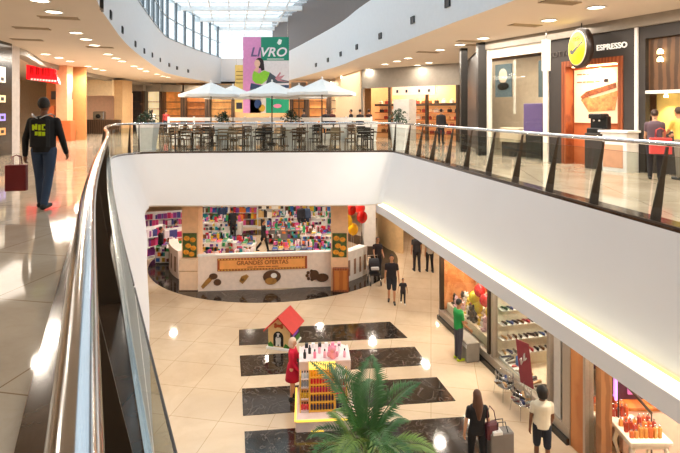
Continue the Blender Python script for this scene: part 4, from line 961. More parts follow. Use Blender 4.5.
def cut(nm, x, z, pts, m): g = MB(); g.poly(pts, 0, .03, M=Mp(x,-.005,z)); obj(nm, g, m, bf)
circ = lambda cx, cy, rx, ry=None, n=14: [(cx+rx*math.cos(2*PI*i/n), cy+(ry or rx)*math.sin(2*PI*i/n)) for i in range(n)]
fx2 = lambda px: Lp*(px-198)/133
cut('bone_cutout', fx2(208), .40, [(-.28,-.18),(-.2,-.28),(.1,.0),(.18,.12),(.05,.2),(-.1,.05)], M_bn2)
cut('spot_cutout', fx2(213), .60, circ(0,0,.17,.12), M_bn); cut('spot_cutout', fx2(217), .36, circ(0,0,.15,.13), M_bn)
cut('leaf_cutout', fx2(243), .48, [(-.18,-.1),(-.1,.08),(.1,.16),(.2,.08),(.08,-.08),(-.05,-.22)], M_bn2); cut('spot_cutout', fx2(241.5), .44, circ(0,0,.06), M_bn)
cut('dog_cutout', fx2(271), .46, circ(0,.05,.36,.26)+[], M_bn); 
g = MB(); g.poly(circ(-.0,0,.24,.14),0,.02,M=Mp(fx2(270),-.02,.34)); obj('dog_muzzle', g, M_bn2, bf)
g = MB(); g.poly(circ(0,0,.12,.1),0,.02,M=Mp(fx2(273),-.03,.56)); obj('dog_patch', g, M_wl, bf)
cut('paw_cutout', fx2(322), .40, circ(0,0,.26,.17), M_bn); cut('paw_cutout', fx2(314), .52, circ(0,0,.19,.2), M_bn)
for k, (dx, dz) in enumerate(((307.5,.62),(306.5,.5),(308,.38),(311,.68),(311.5,.34))): cut('toe_cutout', fx2(dx), dz, circ(0,0,.065), M_bn)
# pillars with posters
def pillar(px, base, w, label_p, side):
    p = G(px,base); g = MB(); g.box((p.x-w/2,p.y,0),(p.x+w/2,p.y+w,3.56)); struct('wall_pillar_%s' % side, g, mat('peach_pillar','#f0c49c',.5))
    r = thing('poster', label_p, 'poster', (p.x,p.y-.02,0)); g = MB(); zt, zz = Z_at(233,p.y), Z_at(257,p.y)
    g.box((-w*.42,-.02,zz),(w*.42,.0,zt)); obj('sheet', g, mat('poster_leafy','#4a5a2a',.5,noise=.5,scale=9), r)
    for k, (dx, dz) in enumerate(((-.1,.25),(.1,.2),(-.05,-.02),(.12,-.1),(-.12,-.25),(.06,-.32))):
        g = MB(); g.ell((dx*1.2,-.025,(zt+zz)/2+dz*1.1), (.12,.012,.1), 0, 12, 6); obj('printed_flower', g, mat('flower_orange','#e89a2a',.6,noise=.3,scale=14), r)
    return p
pl = pillar(190,289,.66,'leafy poster with orange blooms on the pillar left of the white front panel','book_fair_left')
pr_ = pillar(339.5,291,.68,'leafy poster with orange blooms on the pillar right of the white front panel','book_fair_right')
r = thing('plinth_cabinet', 'cream box cabinet at the foot of the pillar left of the white front panel', 'cabinet', (pl.x,pl.y-.12,0)); g = MB(); g.bbox((-.36,-.12,.04),(.36,.10,1.25),.01); obj('body', g, mat('cream_cabinet','#f2d2b4',.5), r)
g = MB(); g.box((-.37,-.13,.78),(.37,-.121,.80)); obj('drawer_gap', g, M_bn2, r); g = MB(); g.box((-.37,-.13,0),(.37,.10,.04)); obj('base', g, M_bn, r)
r = thing('wooden_cabinet', 'brown wooden cabinet at the foot of the pillar right of the white front panel', 'cabinet', (pr_.x+.05,pr_.y-.12,0)); g = MB(); g.bbox((-.32,-.1,.05),(.32,.10,.95),.01); obj('body', g, M_org2, r)
g = MB(); g.box((-.26,-.115,.12),(.26,-.10,.88)); obj('door', g, M_wood, r); g = MB(); g.box((-.3,-.08,0),(.3,.1,.05)); obj('base', g, M_bn, r)
# curved side counters
def arc_counter(a1, a2, label, m, h=1.15, rr=5.0):
    r = thing('side_counter', label, 'counter', (CX,CY,0)); g = MB(); N = 8; A=[];B=[];A2=[];B2=[]
    for i in range(N+1):
        a = R_(a1+(a2-a1)*i/N); A.append(Vector((rr*math.cos(a),rr*math.sin(a),0))); B.append(Vector(((rr-.4)*math.cos(a),(rr-.4)*math.sin(a),0)))
    up = Vector((0,0,h)); g.loft(A,[p+up for p in A],0,True); g.loft(B,[p+up for p in B],0,True); g.loft([p+up for p in A],[p+up for p in B])
    for q, w_ in ((A[0],B[0]),(A[-1],B[-1])): g.add([q,w_,w_+up,q+up],[(0,1,2,3)])
    obj('body', g, m, r)
    for i in range(0,N,2):
        a = R_(a1+(a2-a1)*(i+.5)/N); b = R_(a1+(a2-a1)*(i+1.3)/N); g = MB(); q = [Vector(((rr+.012)*math.cos(t),(rr+.012)*math.sin(t),z)) for z in (.25,.9) for t in (a,b)]
        g.add(q,[(0,1,3,2)]); g.add([v*1 for v in [Vector((p.x*.995,p.y*.995,p.z)) for p in q]],[(0,1,3,2)]); obj('picture_panel', g, mat('panel_taupe','#9a7a66',.6,noise=.3), r)
    return r
arc_counter(-133,-119.5,'cream curved counter just left of the left book fair pillar', mat('cream_cabinet',''))
arc_counter(-165,-139,'white curved counter at the far left of the book fair', mat('blush_white','#f0dcd2',.5), 1.2)
arc_counter(-48,-31,'white curved counter right of the right book fair pillar', M_wl, 1.25)
# tables with books
bookcols = [('red','#c02430'),('pink','#e05a98'),('blue','#2f62b0'),('white','#f0ece4'),('black','#222026'),('yellow','#e8c030'),('green','#2f9a58'),('purple','#7a3a90'),('orange','#e07830'),('teal','#2a9a9a'),('brown','#7a4a30')]
M_page = mat('book_pages','#f4efe2',.8)
bp_ = {}
nb = 0
def book(kind, label, loc, rz, group):
    global nb; nb += 1
    key = kind[0]
    if key not in bp_:
        g = MB(); g.box((-.10,-.14,0),(.10,.14,.01)); g.box((-.10,-.14,.045),(.10,.14,.055)); g.box((-.10,-.14,.01),(-.092,.14,.045)); g.box((-.092,-.132,.01),(.094,.132,.045),1)
        o = obj('book', g, [col(kind[1],.45), M_page]); o.location = loc; o.rotation_euler = (0,0,rz); bp_[key] = tag(o, label, 'book', group)
    else:
        o = bp_[key].copy(); C.objects.link(o); o.location = loc; o.rotation_euler = (0,0,rz); o['label'] = label; o['group'] = group
    return o
random.seed(21)
tabs = [(206,258.5,1.15,.8,'white','nearest the left pillar','front left'),(236,256,1.7,.8,'white','behind the left part of the orange board','front centre left'),(293,247,1.9,.9,'navy','behind the right part of the orange board','front right'),(325,250,1.0,.8,'white','nearest the right pillar','front far right'),
        (215,240,2.4,.9,'white','in the second row on the left','second row left'),(246,243,.9,.7,'white','in the second row centre','second row centre'),(322,233,2.2,.9,'white','in the second row on the right','second row right'),(290,228,2.6,.9,'grey','in the third row centre','third row centre'),
        (215,221,3.2,.9,'white','in the rear row on the left','rear left'),(300,216,3.4,.9,'white','in the rear row on the right','rear right'),(172,245,1.4,.8,'white','at the far left beside the pillar','far left')]
tcol = {'white': mat('table_white','#ece6e2',.6), 'navy': mat('table_navy','#2c2f52',.5), 'grey': mat('table_grey','#77706c',.6)}
for px, py, w_, d_, tc, where, short in tabs:
    Y = F*(CAMZ-.8)/(py-HY); x = X_at(px,Y)
    t = thing('book_table', f'{tc} sale table heaped with books {where}', 'table', (x,Y,0), random.uniform(-.08,.08), 'book fair tables')
    g = MB(); g.bbox((-w_/2,-d_/2,.72),(w_/2,d_/2,.78),.01); obj('tabletop', g, tcol[tc], t)
    g = MB(); g.box((-w_/2+.04,-d_/2+.04,.05),(w_/2-.04,d_/2-.04,.72)); obj('skirt_panel', g, tcol[tc], t)
    cols_ = int(w_/.27); 
    for i in range(cols_):
        for j in range(3):
            k = random.choice([0,1,1,2,2]) if nb < 288 else 0
            k = min(k, 290-nb)
            kd = random.choice(bookcols)
            for q in range(max(0,k)):
                if q and random.random() < .5: kd = random.choice(bookcols)
                book(kd, f'{kd[0]} book in a pile on the {short} book fair table', (x-w_/2+.15+i*.265, Y-d_/2+.16+j*.27, .78+q*.056), random.uniform(-.2,.2), f'books on the {short} table')
rnd = random.Random(77)
for px, py, w_, d_, tc, where, short in tabs:
    Y = F*(CAMZ-.8)/(py-HY); x = X_at(px,Y); g = MB(); ms = [col(c,.5) for _, c in bookcols]+[col('#f4e8ee',.5), col('#e8d0d8',.5)]
    for i in range(int(w_*26)):
        a = x+rnd.uniform(-w_/2+.05,w_/2-.05); b_ = Y+rnd.uniform(0,d_/2-.04); h = rnd.uniform(.1,.34); q = rnd.uniform(.03,.08)
        g.box((a-q,b_-.03,.78),(a+q,b_+.03,.78+h),rnd.randrange(len(ms)))
    for i in range(int(w_*22)):
        a = x+rnd.uniform(-w_/2+.06,w_/2-.06); z = rnd.choice((.12,.38,.6)); q = rnd.uniform(.04,.09); g.box((a-q,Y-d_/2-.0,z),(a+q,Y-d_/2+.04,z+rnd.uniform(.1,.2)),rnd.randrange(len(ms)))
    o = obj('book_display', g, ms); tag(o, f'jumbled upright books and boxes on the {short} book fair table', 'books', None, 'stuff')
# standing book racks behind the tables
def rack(px, Y, w_, h_, label, rz=0, rows=4, seed=1, cs=None):
    r = thing('book_rack', label, 'book rack', (X_at(px,Y),Y,0), rz); g = MB(); g.box((-w_/2,-.02,0),(w_/2,.25,.1)); g.box((-w_/2,.2,.1),(w_/2,.25,h_)); g.box((-w_/2-.03,-.02,0),(-w_/2,.25,h_)); g.box((w_/2,-.02,0),(w_/2+.03,.25,h_)); obj('frame', g, M_wl, r)
    rnd = random.Random(seed)
    for k in range(rows):
        z = .12+k*(h_-.15)/rows; g = MB(); g.box((-w_/2,-.02,z-.02),(w_/2,.2,z)); sh_ = obj('shelf', g, M_wl, r)
        g = MB(); ms = [col(c,.5) for _, c in (cs or bookcols)]; x = -w_/2+.02
        while x < w_/2-.12:
            ww = rnd.uniform(.08,.22); hh = rnd.uniform(.6,.9)*(h_-.15)/rows; g.box((x,.05,z),(x+ww-.01,.16,z+hh),rnd.randrange(len(ms))); x += ww
        o = obj('book_row', g, ms, sh_); o['kind'] = 'stuff'
    return r
pink = [('p','#e0508c'),('v','#8a3a8a'),('m','#c03060'),('w','#f0e0e8'),('b','#4a4a8a')]
rack(160,27.5,3.0,1.6,'white rack of pink and purple goods at the far left of the book fair',.3,4,3,pink)
rack(150,24.2,1.6,1.5,'white rack of pink goods behind the far left curved counter',.9,3,5,pink)
rack(178,24.5,1.2,1.4,'white rack of magenta goods behind the left book fair pillar',.5,3,6,pink)
rack(232,30.8,5.0,1.7,'long white bookcase along the back of the book fair on the left',0,4,7)
rack(305,31.2,5.2,1.7,'long white bookcase along the back of the book fair on the right',0,4,8)
rack(271,30.5,1.6,1.75,'tan bookcase in the centre of the back row',0,3,9,[('t','#d8b070'),('k','#3a2a22'),('w','#f0e8d8')])
g = MB(); g.box((-25,34,0),(2.2,34.2,3.56)); struct('wall_lower_rear', g, mat('peach_lower_wall','#e6be96',.6))
# red and yellow balloons right of the right pillar
def balloon(x, y, z, c, label, r=.2, group=None):
    t = thing('balloon', label, 'balloon', (x,y,z), 0, group); g = MB(); g.ell((0,0,0),(r*.86,r*.86,r),0,16,12); g.lathe([(.012,-r-.03),(.02,-r-.03),(.004,-r)],8); obj('skin', g, mat('balloon_'+c.strip('#'), c, .2, noise=.02), t)
    g = MB(); g.tube([(0,0,-r-.02),(.02,.01,-r-.3),(0,0,-z)], .004, 4); obj('string', g, M_wl, t)
for px, py, Y, c, nm in ((351,209,21.5,'#e0201c','red'),(360,208,22.3,'#e0201c','red'),(362,217,21.3,'#d81818','red'),(347,221,21.0,'#f0c020','yellow'),(353,229,21.4,'#f0b818','yellow')):
    balloon(X_at(px,Y), Y, Z_at(py,Y), c, f'{nm} balloon floating beside the pillar right of the book fair', .27, f'{nm} balloons beside the book fair')
# book fair visitors
bfp = [(263.5,252,R_(-95),'woman in black walking right between the book tables, handbag on her arm','#17161a','#141418',1.68,True,.3),(301,233,R_(200),'man in dark jacket standing behind the grey book table','#2a2a32','#22262e',1.75,False,0),(306.5,232,R_(190),'person in grey-blue beside the man behind the grey book table','#4a5a78','#2a3550',1.68,False,.05),
       (222,232,R_(10),'shopper in dark blue with back turned among the left tables','#2a3a5a','#23304a',1.75,False,.1),(233,237,R_(30),'shopper in black bending over the left book tables','#1c1a20','#1c1a20',1.65,False,.1),(161,262,R_(-60),'shopper in dark clothes at the far left counter of the book fair','#26222a','#1e1c22',1.68,False,.1),
       (176,252,R_(-40),'shopper in a plum top behind the left book fair pillar','#6a2a5a','#2a2230',1.62,True,.05)]
for px, py, f, lab, c1, c2, hh, fem, st in bfp:
    q = G(px,py); person(lab, q.x, q.y, 0, f, hh, 'tan', c1, c2, stride=st, female=fem, hairlen='tail' if fem else 'short', vox=.018, lean=.25 if 'bending' in lab else 0)
# ---------------------------------------------------------------- dog house
q = G(285,350); M_dh = mat('dog_house_cream','#eac488',.5)
r = thing('dog_house', 'toy dog house with a red roof, bone emblem and printed puppy on the lower floor', 'dog house', (q.x-.18,q.y+.02,0), R_(-16))
W, D, H = .70, .82, .64; PK = .96
g = MB(); g.bbox((-W/2-.05,-.05,0),(W/2+.05,D+.02,.07),.01); obj('base', g, M_wl, r)
g = MB(); pts = [(-W/2,.07),(W/2,.07),(W/2,H),(0,PK),(-W/2,H)]; n = 12
arch = [(.16*math.cos(PI*i/n)-.02, .38+.16*math.sin(PI*i/n)) for i in range(n+1)]
g.poly(pts, 0, D, M=Matrix.Translation((0,D,0)) @ Matrix.Rotation(PI/2,4,'X')); obj('house_body', g, M_dh, r)
g = MB(); g.poly([(.14,.10)]+arch+[(-.18,.10)],0,.012,M=Mp(0,-.0,0)); dd = obj('doorway', g, mat('doorway_dark','#1c1814',.8), r)
g = MB(); g.poly(circ(-.02,.41,.08,.09),0,.012,M=Mp(0,-.014,0)); g.poly(circ(-.02,.30,.085,.14),0,.012,M=Mp(0,-.014,0)); g.poly([(-.10,.11),(-.04,.11),(-.03,.3),(-.09,.3)],0,.012,M=Mp(0,-.0145,0)); g.poly([(.0,.11),(.06,.11),(.05,.3),(-.01,.3)],0,.012,M=Mp(0,-.0145,0)); pu = obj('printed_puppy', g, mat('puppy_white','#efeae4',.6), dd)
g = MB(); g.poly(circ(-.08,.43,.03,.05),0,.01,M=Mp(0,-.028,0)); g.poly(circ(.04,.43,.03,.05),0,.01,M=Mp(0,-.028,0)); g.poly(circ(-.02,.38,.02),0,.01,M=Mp(0,-.028,0)); obj('puppy_patches', g, M_black, pu)
g = MB()
for cx_, cy_ in ((-.11,.74),(-.11,.68),(.09,.74),(.09,.68)): g.poly(circ(cx_,cy_,.045),0,.02,M=Mp(0,-.0,0))
g.poly([(-.11,.67),(.09,.67),(.09,.75),(-.11,.75)],0,.021,M=Mp(0,0,0)); obj('bone_emblem', g, mat('bone_rust','#b0481c',.5), r)
g = MB(); g.poly([(-W/2,.07),(-.18,.07),(-.2,.15),(-.27,.22),(-.33,.16),(-W/2,.24)],0,.01,M=Mp(0,0,0)); g.poly([(.14,.07),(W/2,.07),(W/2,.2),(.3,.14),(.2,.2)],0,.01,M=Mp(0,0,0)); obj('painted_grass', g, mat('painted_grass','#3f7a26',.6,noise=.4,scale=20), r)
g = MB(); g.box((W/2,.03,.24),(W/2+.012,D-.03,H-.04)); sp2 = obj('side_picture', g, mat('side_dark','#2c2440',.6,noise=.5,scale=7), r)
g = MB(); g.box((W/2,.03,.07),(W/2+.012,D-.03,.24)); obj('side_grass', g, mat('painted_grass',''), r)
g = MB(); g.box((W/2+.012,.2,.32),(W/2+.02,.65,.39)); g.box((W/2+.012,.25,.42),(W/2+.02,.45,.46)); obj('purple_lettering', g, col('#9a4ad0',.5), sp2)
for s in (-1,1):
    g = MB(); a = Vector((0,-.09,PK+.035)); b = Vector((s*(W/2+.13),-.09,H-.09)); nrm = Vector((s*.66,0,.75))*.035
    vs = [a,b,b-nrm,a-nrm]; vs2 = [v+Vector((0,D+.18,0)) for v in vs]; g.add(vs+vs2, [(0,1,2,3),(7,6,5,4),(0,4,5,1),(1,5,6,2),(2,6,7,3),(3,7,4,0)]); obj('roof_panel', g, mat('roof_red','#c8302a',.45), r)
# ---------------------------------------------------------------- cosmetics kiosk
K = Vector((-.33,11.35,0)); kz = R_(4)
k_ = thing('cosmetics_kiosk', 'small open kiosk with lit shelves, pale worktop and yellow glowing base', 'kiosk', tuple(K), kz); k_.scale = (.94,.9,.94)
M_blush = mat('kiosk_blush','#f6e0dc',.4); M_gold = mat('kiosk_gold_light','#ffd860',.4,emit=1.2,ecol='#ffcf50')
g = MB(); g.bbox((-.72,-.28,.0),(.72,1.28,.30),.04); obj('base', g, M_blush, k_)
g = MB(); g.box((-.70,-.30,.26),(.70,-.27,.30)); g.box((-.74,-.28,.26),(-.71,1.2,.30)); g.box((-.35,-.301,.02),(-.05,-.285,.05)); obj('light_edge', g, M_gold, k_)
g = MB(); g.box((-.40,.0,.30),(-.37,.32,1.36)); g.box((.22,.0,.30),(.25,.32,1.36)); g.box((-.40,.30,.30),(.25,.34,1.36)); g.box((-.62,.02,.3),(-.59,.3,1.2)); g.box((.50,.02,.3),(.53,.3,1.25)); obj('uprights', g, mat('amber_uprights','#d8a040',.3,emit=.25), k_)
g = MB(); g.box((-.64,.34,.3),(.64,.40,1.36)); g.box((-.64,.4,.3),(-.60,1.25,1.36)); g.box((.60,.4,.3),(.64,1.25,1.36)); obj('cabinet_sides', g, M_blush, k_)
g = MB(); g.poly([(-.64,.3),(.64,.3),(.64,1.05),(.45,1.25),(-.45,1.25),(-.64,1.05)],1.36,1.40); obj('worktop', g, M_blush, k_)
g = MB(); g.box((-.40,-.01,1.34),(.25,.32,1.38)); obj('top_light', g, M_gold, k_)
sz = [.34,.55,.76,.97,1.15]
for z in sz: g = MB(); g.box((-.37,.0,z-.02),(.22,.30,z)); obj('shelf', g, mat('amber_uprights',''), k_)
for z in (.34,.62,.90,1.10): 
    g = MB(); g.box((-.60,.02,z-.02),(-.40,.30,z)); obj('shelf', g, M_blush, k_); g = MB(); g.box((.25,.02,z-.02),(.50,.30,z)); obj('shelf', g, M_blush, k_)
KM = Matrix.Translation(K) @ Matrix.Rotation(kz,4,'Z') @ Matrix.Diagonal((.94,.9,.94,1))
bt = {}
def bottle(kind, x, y, z, h, r_, c, cn, where, grp):
    q = KM @ Vector((x,y,z)); key = (kind,c,h)
    lab = f'{cn} {kind.replace("_"," ")} {where} of the kiosk'
    if key not in bt:
        t = thing(kind, lab, kind.split('_')[-1], tuple(q), 0, grp); g = MB()
        if kind == 'product_box': g.bbox((-r_,-r_,0),(r_,r_,h),.004)
        else: g.lathe([(r_,0),(r_,h*.62),(r_*.5,h*.75),(r_*.45,h*.78)],10)
        obj('body', g, mat('kiosk_item_'+c.strip('#'), c, .3, emit=.12, noise=.1, scale=20), t)
        if kind != 'product_box': g = MB(); g.lathe([(r_*.5,h*.78),(r_*.5,h)],10); obj('cap', g, M_black if cn != 'gold' else M_steel, t)
        bt[key] = t
    else: dup(bt[key], tuple(q), 0, lab, grp)
ord_ = ['lowest','second lowest','middle','second highest','highest']
for zi, (z, c, cn) in enumerate(zip(sz, ('#2c3350','#3a2a50','#c02858','#d8283c','#e8a820'), ('dark blue','dark purple','magenta','red','gold'))):
    for i in range(8): bottle('cosmetic_bottle', -.33+i*.072, .08, z, .15, .027, c, cn, f'on the {ord_[zi]} main shelf', f'bottles on the {ord_[zi]} main shelf of the kiosk')
for zi, (z, c, cn) in enumerate(zip((.34,.62,.90,1.10), ('#e04858','#d8b040','#9aa0a8','#d0d4d8'), ('coral','yellow','grey','silver'))):
    for i in range(3): bottle('cosmetic_jar', -.56+i*.065, .1, z, .16, .028, c, cn, 'on the left side shelves', f'{cn} jars at the left of the kiosk')
for zi, (z, c, cn) in enumerate(zip((.34,.62,.90,1.10), ('#1c2440','#f02878','#b01430','#f4ecec'), ('navy','hot pink','crimson','white'))):
    for i in range(3): bottle('product_box', .30+i*.075, .12, z, .18, .032, c, cn, 'on the right side shelves', f'{cn} boxes at the right of the kiosk')
random.seed(5)
top_items = [('#f4b8c8','pale pink'),('#1c1a1c','black'),('#e8e4e4','white'),('#f088a8','pink')]
for i in range(9):
    c, cn = top_items[[1,1,3,0,0,3,0,2,0][i]]
    bottle('cosmetic_bottle', -.5+i*.125, .48+(.25 if i % 2 else 0), 1.40, .2, .035, c, cn, 'standing on the pale worktop', f'{cn} bottles on the worktop')
for i in range(6):
    c, cn = top_items[[1,2,1,2,3,0][i]]
    bottle('product_box', -.45+i*.17, 1.08, 1.40, .10, .04, c, cn, 'along the back edge of the worktop', f'{cn} boxes along the back edge')
q = thing('plush_toy', 'pink plush figure with round ears on the kiosk worktop', 'soft toy', tuple(KM @ Vector((.2,.42,1.40)))); g = MB(); g.ell((0,0,.08),(.09,.08,.1)); g.ell((0,-.02,.22),(.08,.07,.08)); g.ell((-.06,-.02,.29),(.03,.02,.03)); g.ell((.06,-.02,.29),(.03,.02,.03)); g.ell((-.1,0,.1),(.04,.04,.07)); g.ell((.1,0,.1),(.04,.04,.07)); obj('body', g, col('#f4a0b8',.8), q)
# ---------------------------------------------------------------- palm
PX, PY = X_at(366,8.2), 8.2
r = thing('potted_palm', 'tall green palm with arching feathery fronds in a dark pot near the kiosk', 'palm', (PX,PY,0))
g = MB(); g.lathe([(.28,0),(.36,.5),(.38,.55),(.34,.55),(.32,.5)], 24); obj('pot', g, mat('dark_pot','#2a2623',.4), r)
g = MB(); g.lathe([(.33,.49),(.01,.50)], 20); obj('soil', g, mat('soil','#3a281c',.9,bump=.5), r)
M_frond = mat('palm_green','#34602a',.45,noise=.35,scale=3); M_frond2 = mat('palm_light_green','#6b8c3a',.45,noise=.3,scale=3); M_stem = mat('palm_stem','#5f7038',.5,noise=.3)
for dx, dy, hh in ((0,0,1.15),(.1,.06,1.0),(-.1,.04,.9),(.02,-.1,.8)):
    g = MB(); g.tube([(dx,dy,.48),(dx*1.6,dy*1.6,.48+hh*.5),(dx*2,dy*2,.48+hh)], [.035,.03,.028], 8); obj('stem', g, M_stem, r)
random.seed(4)
def frond(az, el, L, z0, m, droop=1.0, bx=0, by=0):
    g = MB(); pts = []; N = 22
    p = Vector((bx,by,z0)); e = el
    for i in range(N+1):
        pts.append(p.copy()); dv = Vector((math.cos(az)*math.cos(e), math.sin(az)*math.cos(e), math.sin(e))); p = p+dv*(L/N); e -= droop*2.1/N*(.3+1.2*i/N)
    g.tube(pts, [.012*(1-.8*i/N)+.002 for i in range(N+1)], 5, 0)
    for i in range(4, N+1):
        for sub in (0,.5):
            if i+sub > N: continue
            q = pts[i] if sub == 0 else pts[i].lerp(pts[min(i+1,N)],.5)
            d = (pts[i]-pts[i-1]).normalized(); side = d.cross(Vector((0,0,1))).normalized(); upv = side.cross(d)
            ll = L*.29*math.sin(PI*min(.97,(i+sub)/N*.85+.14))*random.uniform(.85,1.1)
            for s in (-1,1):
                dr = (side*s*.9+d*.75+upv*.25).normalized(); tip = q+dr*ll-Vector((0,0,ll*.22)); mid = q+dr*ll*.5; wv = d*.019
                g.add([q,mid-wv,tip,mid+wv], [(0,1,2,3)], 0)
    return obj('frond', g, m, r)
for i in range(9):
    az = i*2*PI/9+random.uniform(-.2,.2); frond(az, random.uniform(.75,1.15), random.uniform(1.15,1.5), 1.42+random.uniform(-.15,.2), M_frond if i % 3 else M_frond2, random.uniform(.9,1.2), .05*math.cos(az), .05*math.sin(az))
for i in range(7):
    az = i*2*PI/7+.3; frond(az, random.uniform(.3,.7), random.uniform(.9,1.25), 1.05+random.uniform(-.2,.1), M_frond2 if i % 2 else M_frond, 1.0, .04*math.cos(az), .04*math.sin(az))
for az, el, L in ((2.6,1.3,1.75),(2.2,1.25,1.6),(.4,1.2,1.5),(1.4,1.35,1.6)): frond(az, el, L, 1.5, M_frond, .7)
# ---------------------------------------------------------------- lower right shops
OL = Vector((3.47,17.1,0)); aL = math.atan2(-.975,.222)
def sl(px): return (17.1-7.32/((px-HX)/F+.225))/.975
def lstruct(nm, s0,s1,z0,z1,n0,n1,m):
    g = MB(); g.box((s0,n0,z0),(s1,n1,z1),0,Matrix.Translation(OL) @ Matrix.Rotation(aL,4,'Z')); return struct(nm, g, m)
ML = Matrix.Translation(OL) @ Matrix.Rotation(aL,4,'Z')
def lp3(s, n, z): return tuple(ML @ Vector((s,n,z)))
M_cream = mat('shop_cream','#f2e2c6',.6); M_kerb = mat('black_kerb','#1a1613',.25)
lstruct('trim_20', -.1, 6.6, 0, .14, -.12, .10, M_kerb); lstruct('trim_21', -.1, 6.6, .14, .34, -.06, .10, M_satin)
lstruct('trim_22', -.1, 12, 3.0, 3.56, -.05, .12, M_white)
lstruct('wall_shop_rear', -.1, 12, 0, 3.56, 4.2, 4.3, M_cream)
lstruct('wall_shop_end', -.2, -.1, 0, 3.56, 0, 4.3, M_cream)
lstruct('wall_shop_divider', sl(491), sl(491)+.1, 0, 3.56, .15, 4.2, M_cream)
lstruct('wall_shop_partition', sl(553)-.02, sl(553)+.03, 0, 3.56, .15, 4.2, M_cream)
def win(label, s0, s1, frame, lo=.34):
    r = thing('shop_window', label, 'shop window', tuple(OL), aL); 
    g = MB(); g.box((s0,.03,lo),(s1,.05,3.0)); obj('glass_pane', g, M_shopglass, r)
    for s in (s0,s1): g = MB(); g.box((s-.05,-.04,0.34 if lo > .3 else 0),(s+.05,.10,3.0)); obj('frame_post', g, frame, r)
    return r
win('tall shop window of the toy display with a dark left post', sl(441), sl(489), M_dmetal)
win('tall shop window of the shoe display with steel posts', sl(493), sl(549), M_satin)
# toy window
tw = thing('toy_display', 'lit window display with orange slatted back and a white plinth', 'display', tuple(OL), aL)
S0, S1 = sl(443), sl(487)
g = MB(); g.box((S0,1.3,0),(S1,1.4,3.0)); obj('back_panel', g, wood('orange_slats','#c87c48','#e09a60',.5,2.5), tw)
g = MB(); g.bbox((S0,.15,.34),(S1,1.25,.62),.01); obj('plinth', g, M_cream, tw)
for z in (1.15,1.65,2.15): g = MB(); g.box((S0+.9,1.0,z),(S1-.9,1.3,z+.04)); obj('shelf', g, M_cream, tw)
cc = thing('toy_counter', 'white boxy counter with grey top stripe at the right end of the toy window', 'counter', lp3(S1-.55,-.35,0), aL)
g = MB(); g.bbox((-.4,-.2,.02),(.4,.2,.55),.02); obj('body', g, mat('pale_grey_counter','#9c948a',.5), cc); g = MB(); g.box((-.4,-.206,.40),(.4,-.2,.50)); obj('stripe', g, M_wl, cc); g = MB(); g.box((-.38,-.18,0),(.38,.18,.02)); obj('base', g, M_black, cc)
def lthing(nm, label, cat, s, n, z, rz=0, group=None): return thing(nm, label, cat, lp3(s,n,z), aL+rz, group)
toys = [('#f4f0ec','white'),('#e8484a','red'),('#f0c8d0','pink'),('#222024','black'),('#f0d040','yellow'),('#f2ece0','white'),('#c8784a','brown')]
pt = {}
random.seed(9)
for i in range(26):
    c, cn = random.choice(toys); s = S0+.2+(i%13)*(S1-S0-.4)/12; n = .35+(i//13)*.35+random.uniform(-.05,.05); z = .62
    lab = f'{cn} soft toy in the {"front" if i < 13 else "rear"} row on the white plinth of the toy window'
    q = lp3(s,n,z)
    if cn not in pt:
        t = thing('soft_toy', lab, 'soft toy', q, aL+PI, 'soft toys in the window'); g = MB(); g.ell((0,0,.10),(.08,.07,.11)); g.ell((0,.02,.27),(.07,.065,.075)); g.ell((-.05,.02,.34),(.025,.02,.035)); g.ell((.05,.02,.34),(.025,.02,.035)); g.ell((-.08,.03,.14),(.03,.03,.06)); g.ell((.08,.03,.14),(.03,.03,.06)); g.ell((-.05,.07,.03),(.035,.06,.035)); g.ell((.05,.07,.03),(.035,.06,.035)); obj('body', g, col(c,.85), t)
        g = MB(); g.ell((-.025,.08,.28),(.01,.01,.01),0,6,4); g.ell((.025,.08,.28),(.01,.01,.01),0,6,4); g.ell((0,.09,.255),(.014,.01,.01),0,6,4); obj('face', g, M_black, t); pt[cn] = t
    else: dup(pt[cn], q, aL+PI+random.uniform(-.4,.4), lab, scale=random.uniform(.9,1.35))
for s, n, z, c, nm in ((S0+1.6,.5,1.55,'#e8242a','red'),(S0+1.95,.5,1.38,'#e8242a','red'),(S0+1.85,.75,1.7,'#e8242a','red'),(S0+1.35,.45,1.25,'#f2e020','yellow'),(S0+1.45,.5,.98,'#e8e020','yellow'),(S0+2.3,.6,1.1,'#f4708a','pink')):
    q = lp3(s,n,z); balloon(q[0],q[1],q[2],c,f'{nm} balloon among the soft toys in the toy window',.2,f'{nm} balloons in the toy window')
# shoes
sp0 = {}
shc = [('#1c1a1c','black'),('#1c1a1c','black'),('#3a2620','dark brown'),('#f2eee8','white'),('#6a4028','brown'),('#c8a070','tan'),('#2e3a6a','navy'),('#a02a34','red')]
def shoe_mb():
    g = MB(); N = 9; prof = [(-.14,.028,.075),(-.12,.036,.085),(-.08,.038,.085),(-.03,.036,.07),(.02,.038,.055),(.07,.045,.042),(.11,.042,.034),(.14,.022,.026)]
    vs = []; fs = []; m = 8
    for y, w_, h_ in prof:
        for j in range(m): a = 2*PI*j/m; vs.append((w_*math.cos(a), y, .012+h_*.5+h_*.5*math.sin(a)))
    for i in range(len(prof)-1):
        for j in range(m): k = (j+1)%m; fs.append((i*m+j,i*m+k,(i+1)*m+k,(i+1)*m+j))
    fs.append(tuple(range(m))); fs.append(tuple((len(prof)-1)*m+j for j in range(m))); g.add(vs, fs, 0, True); return g
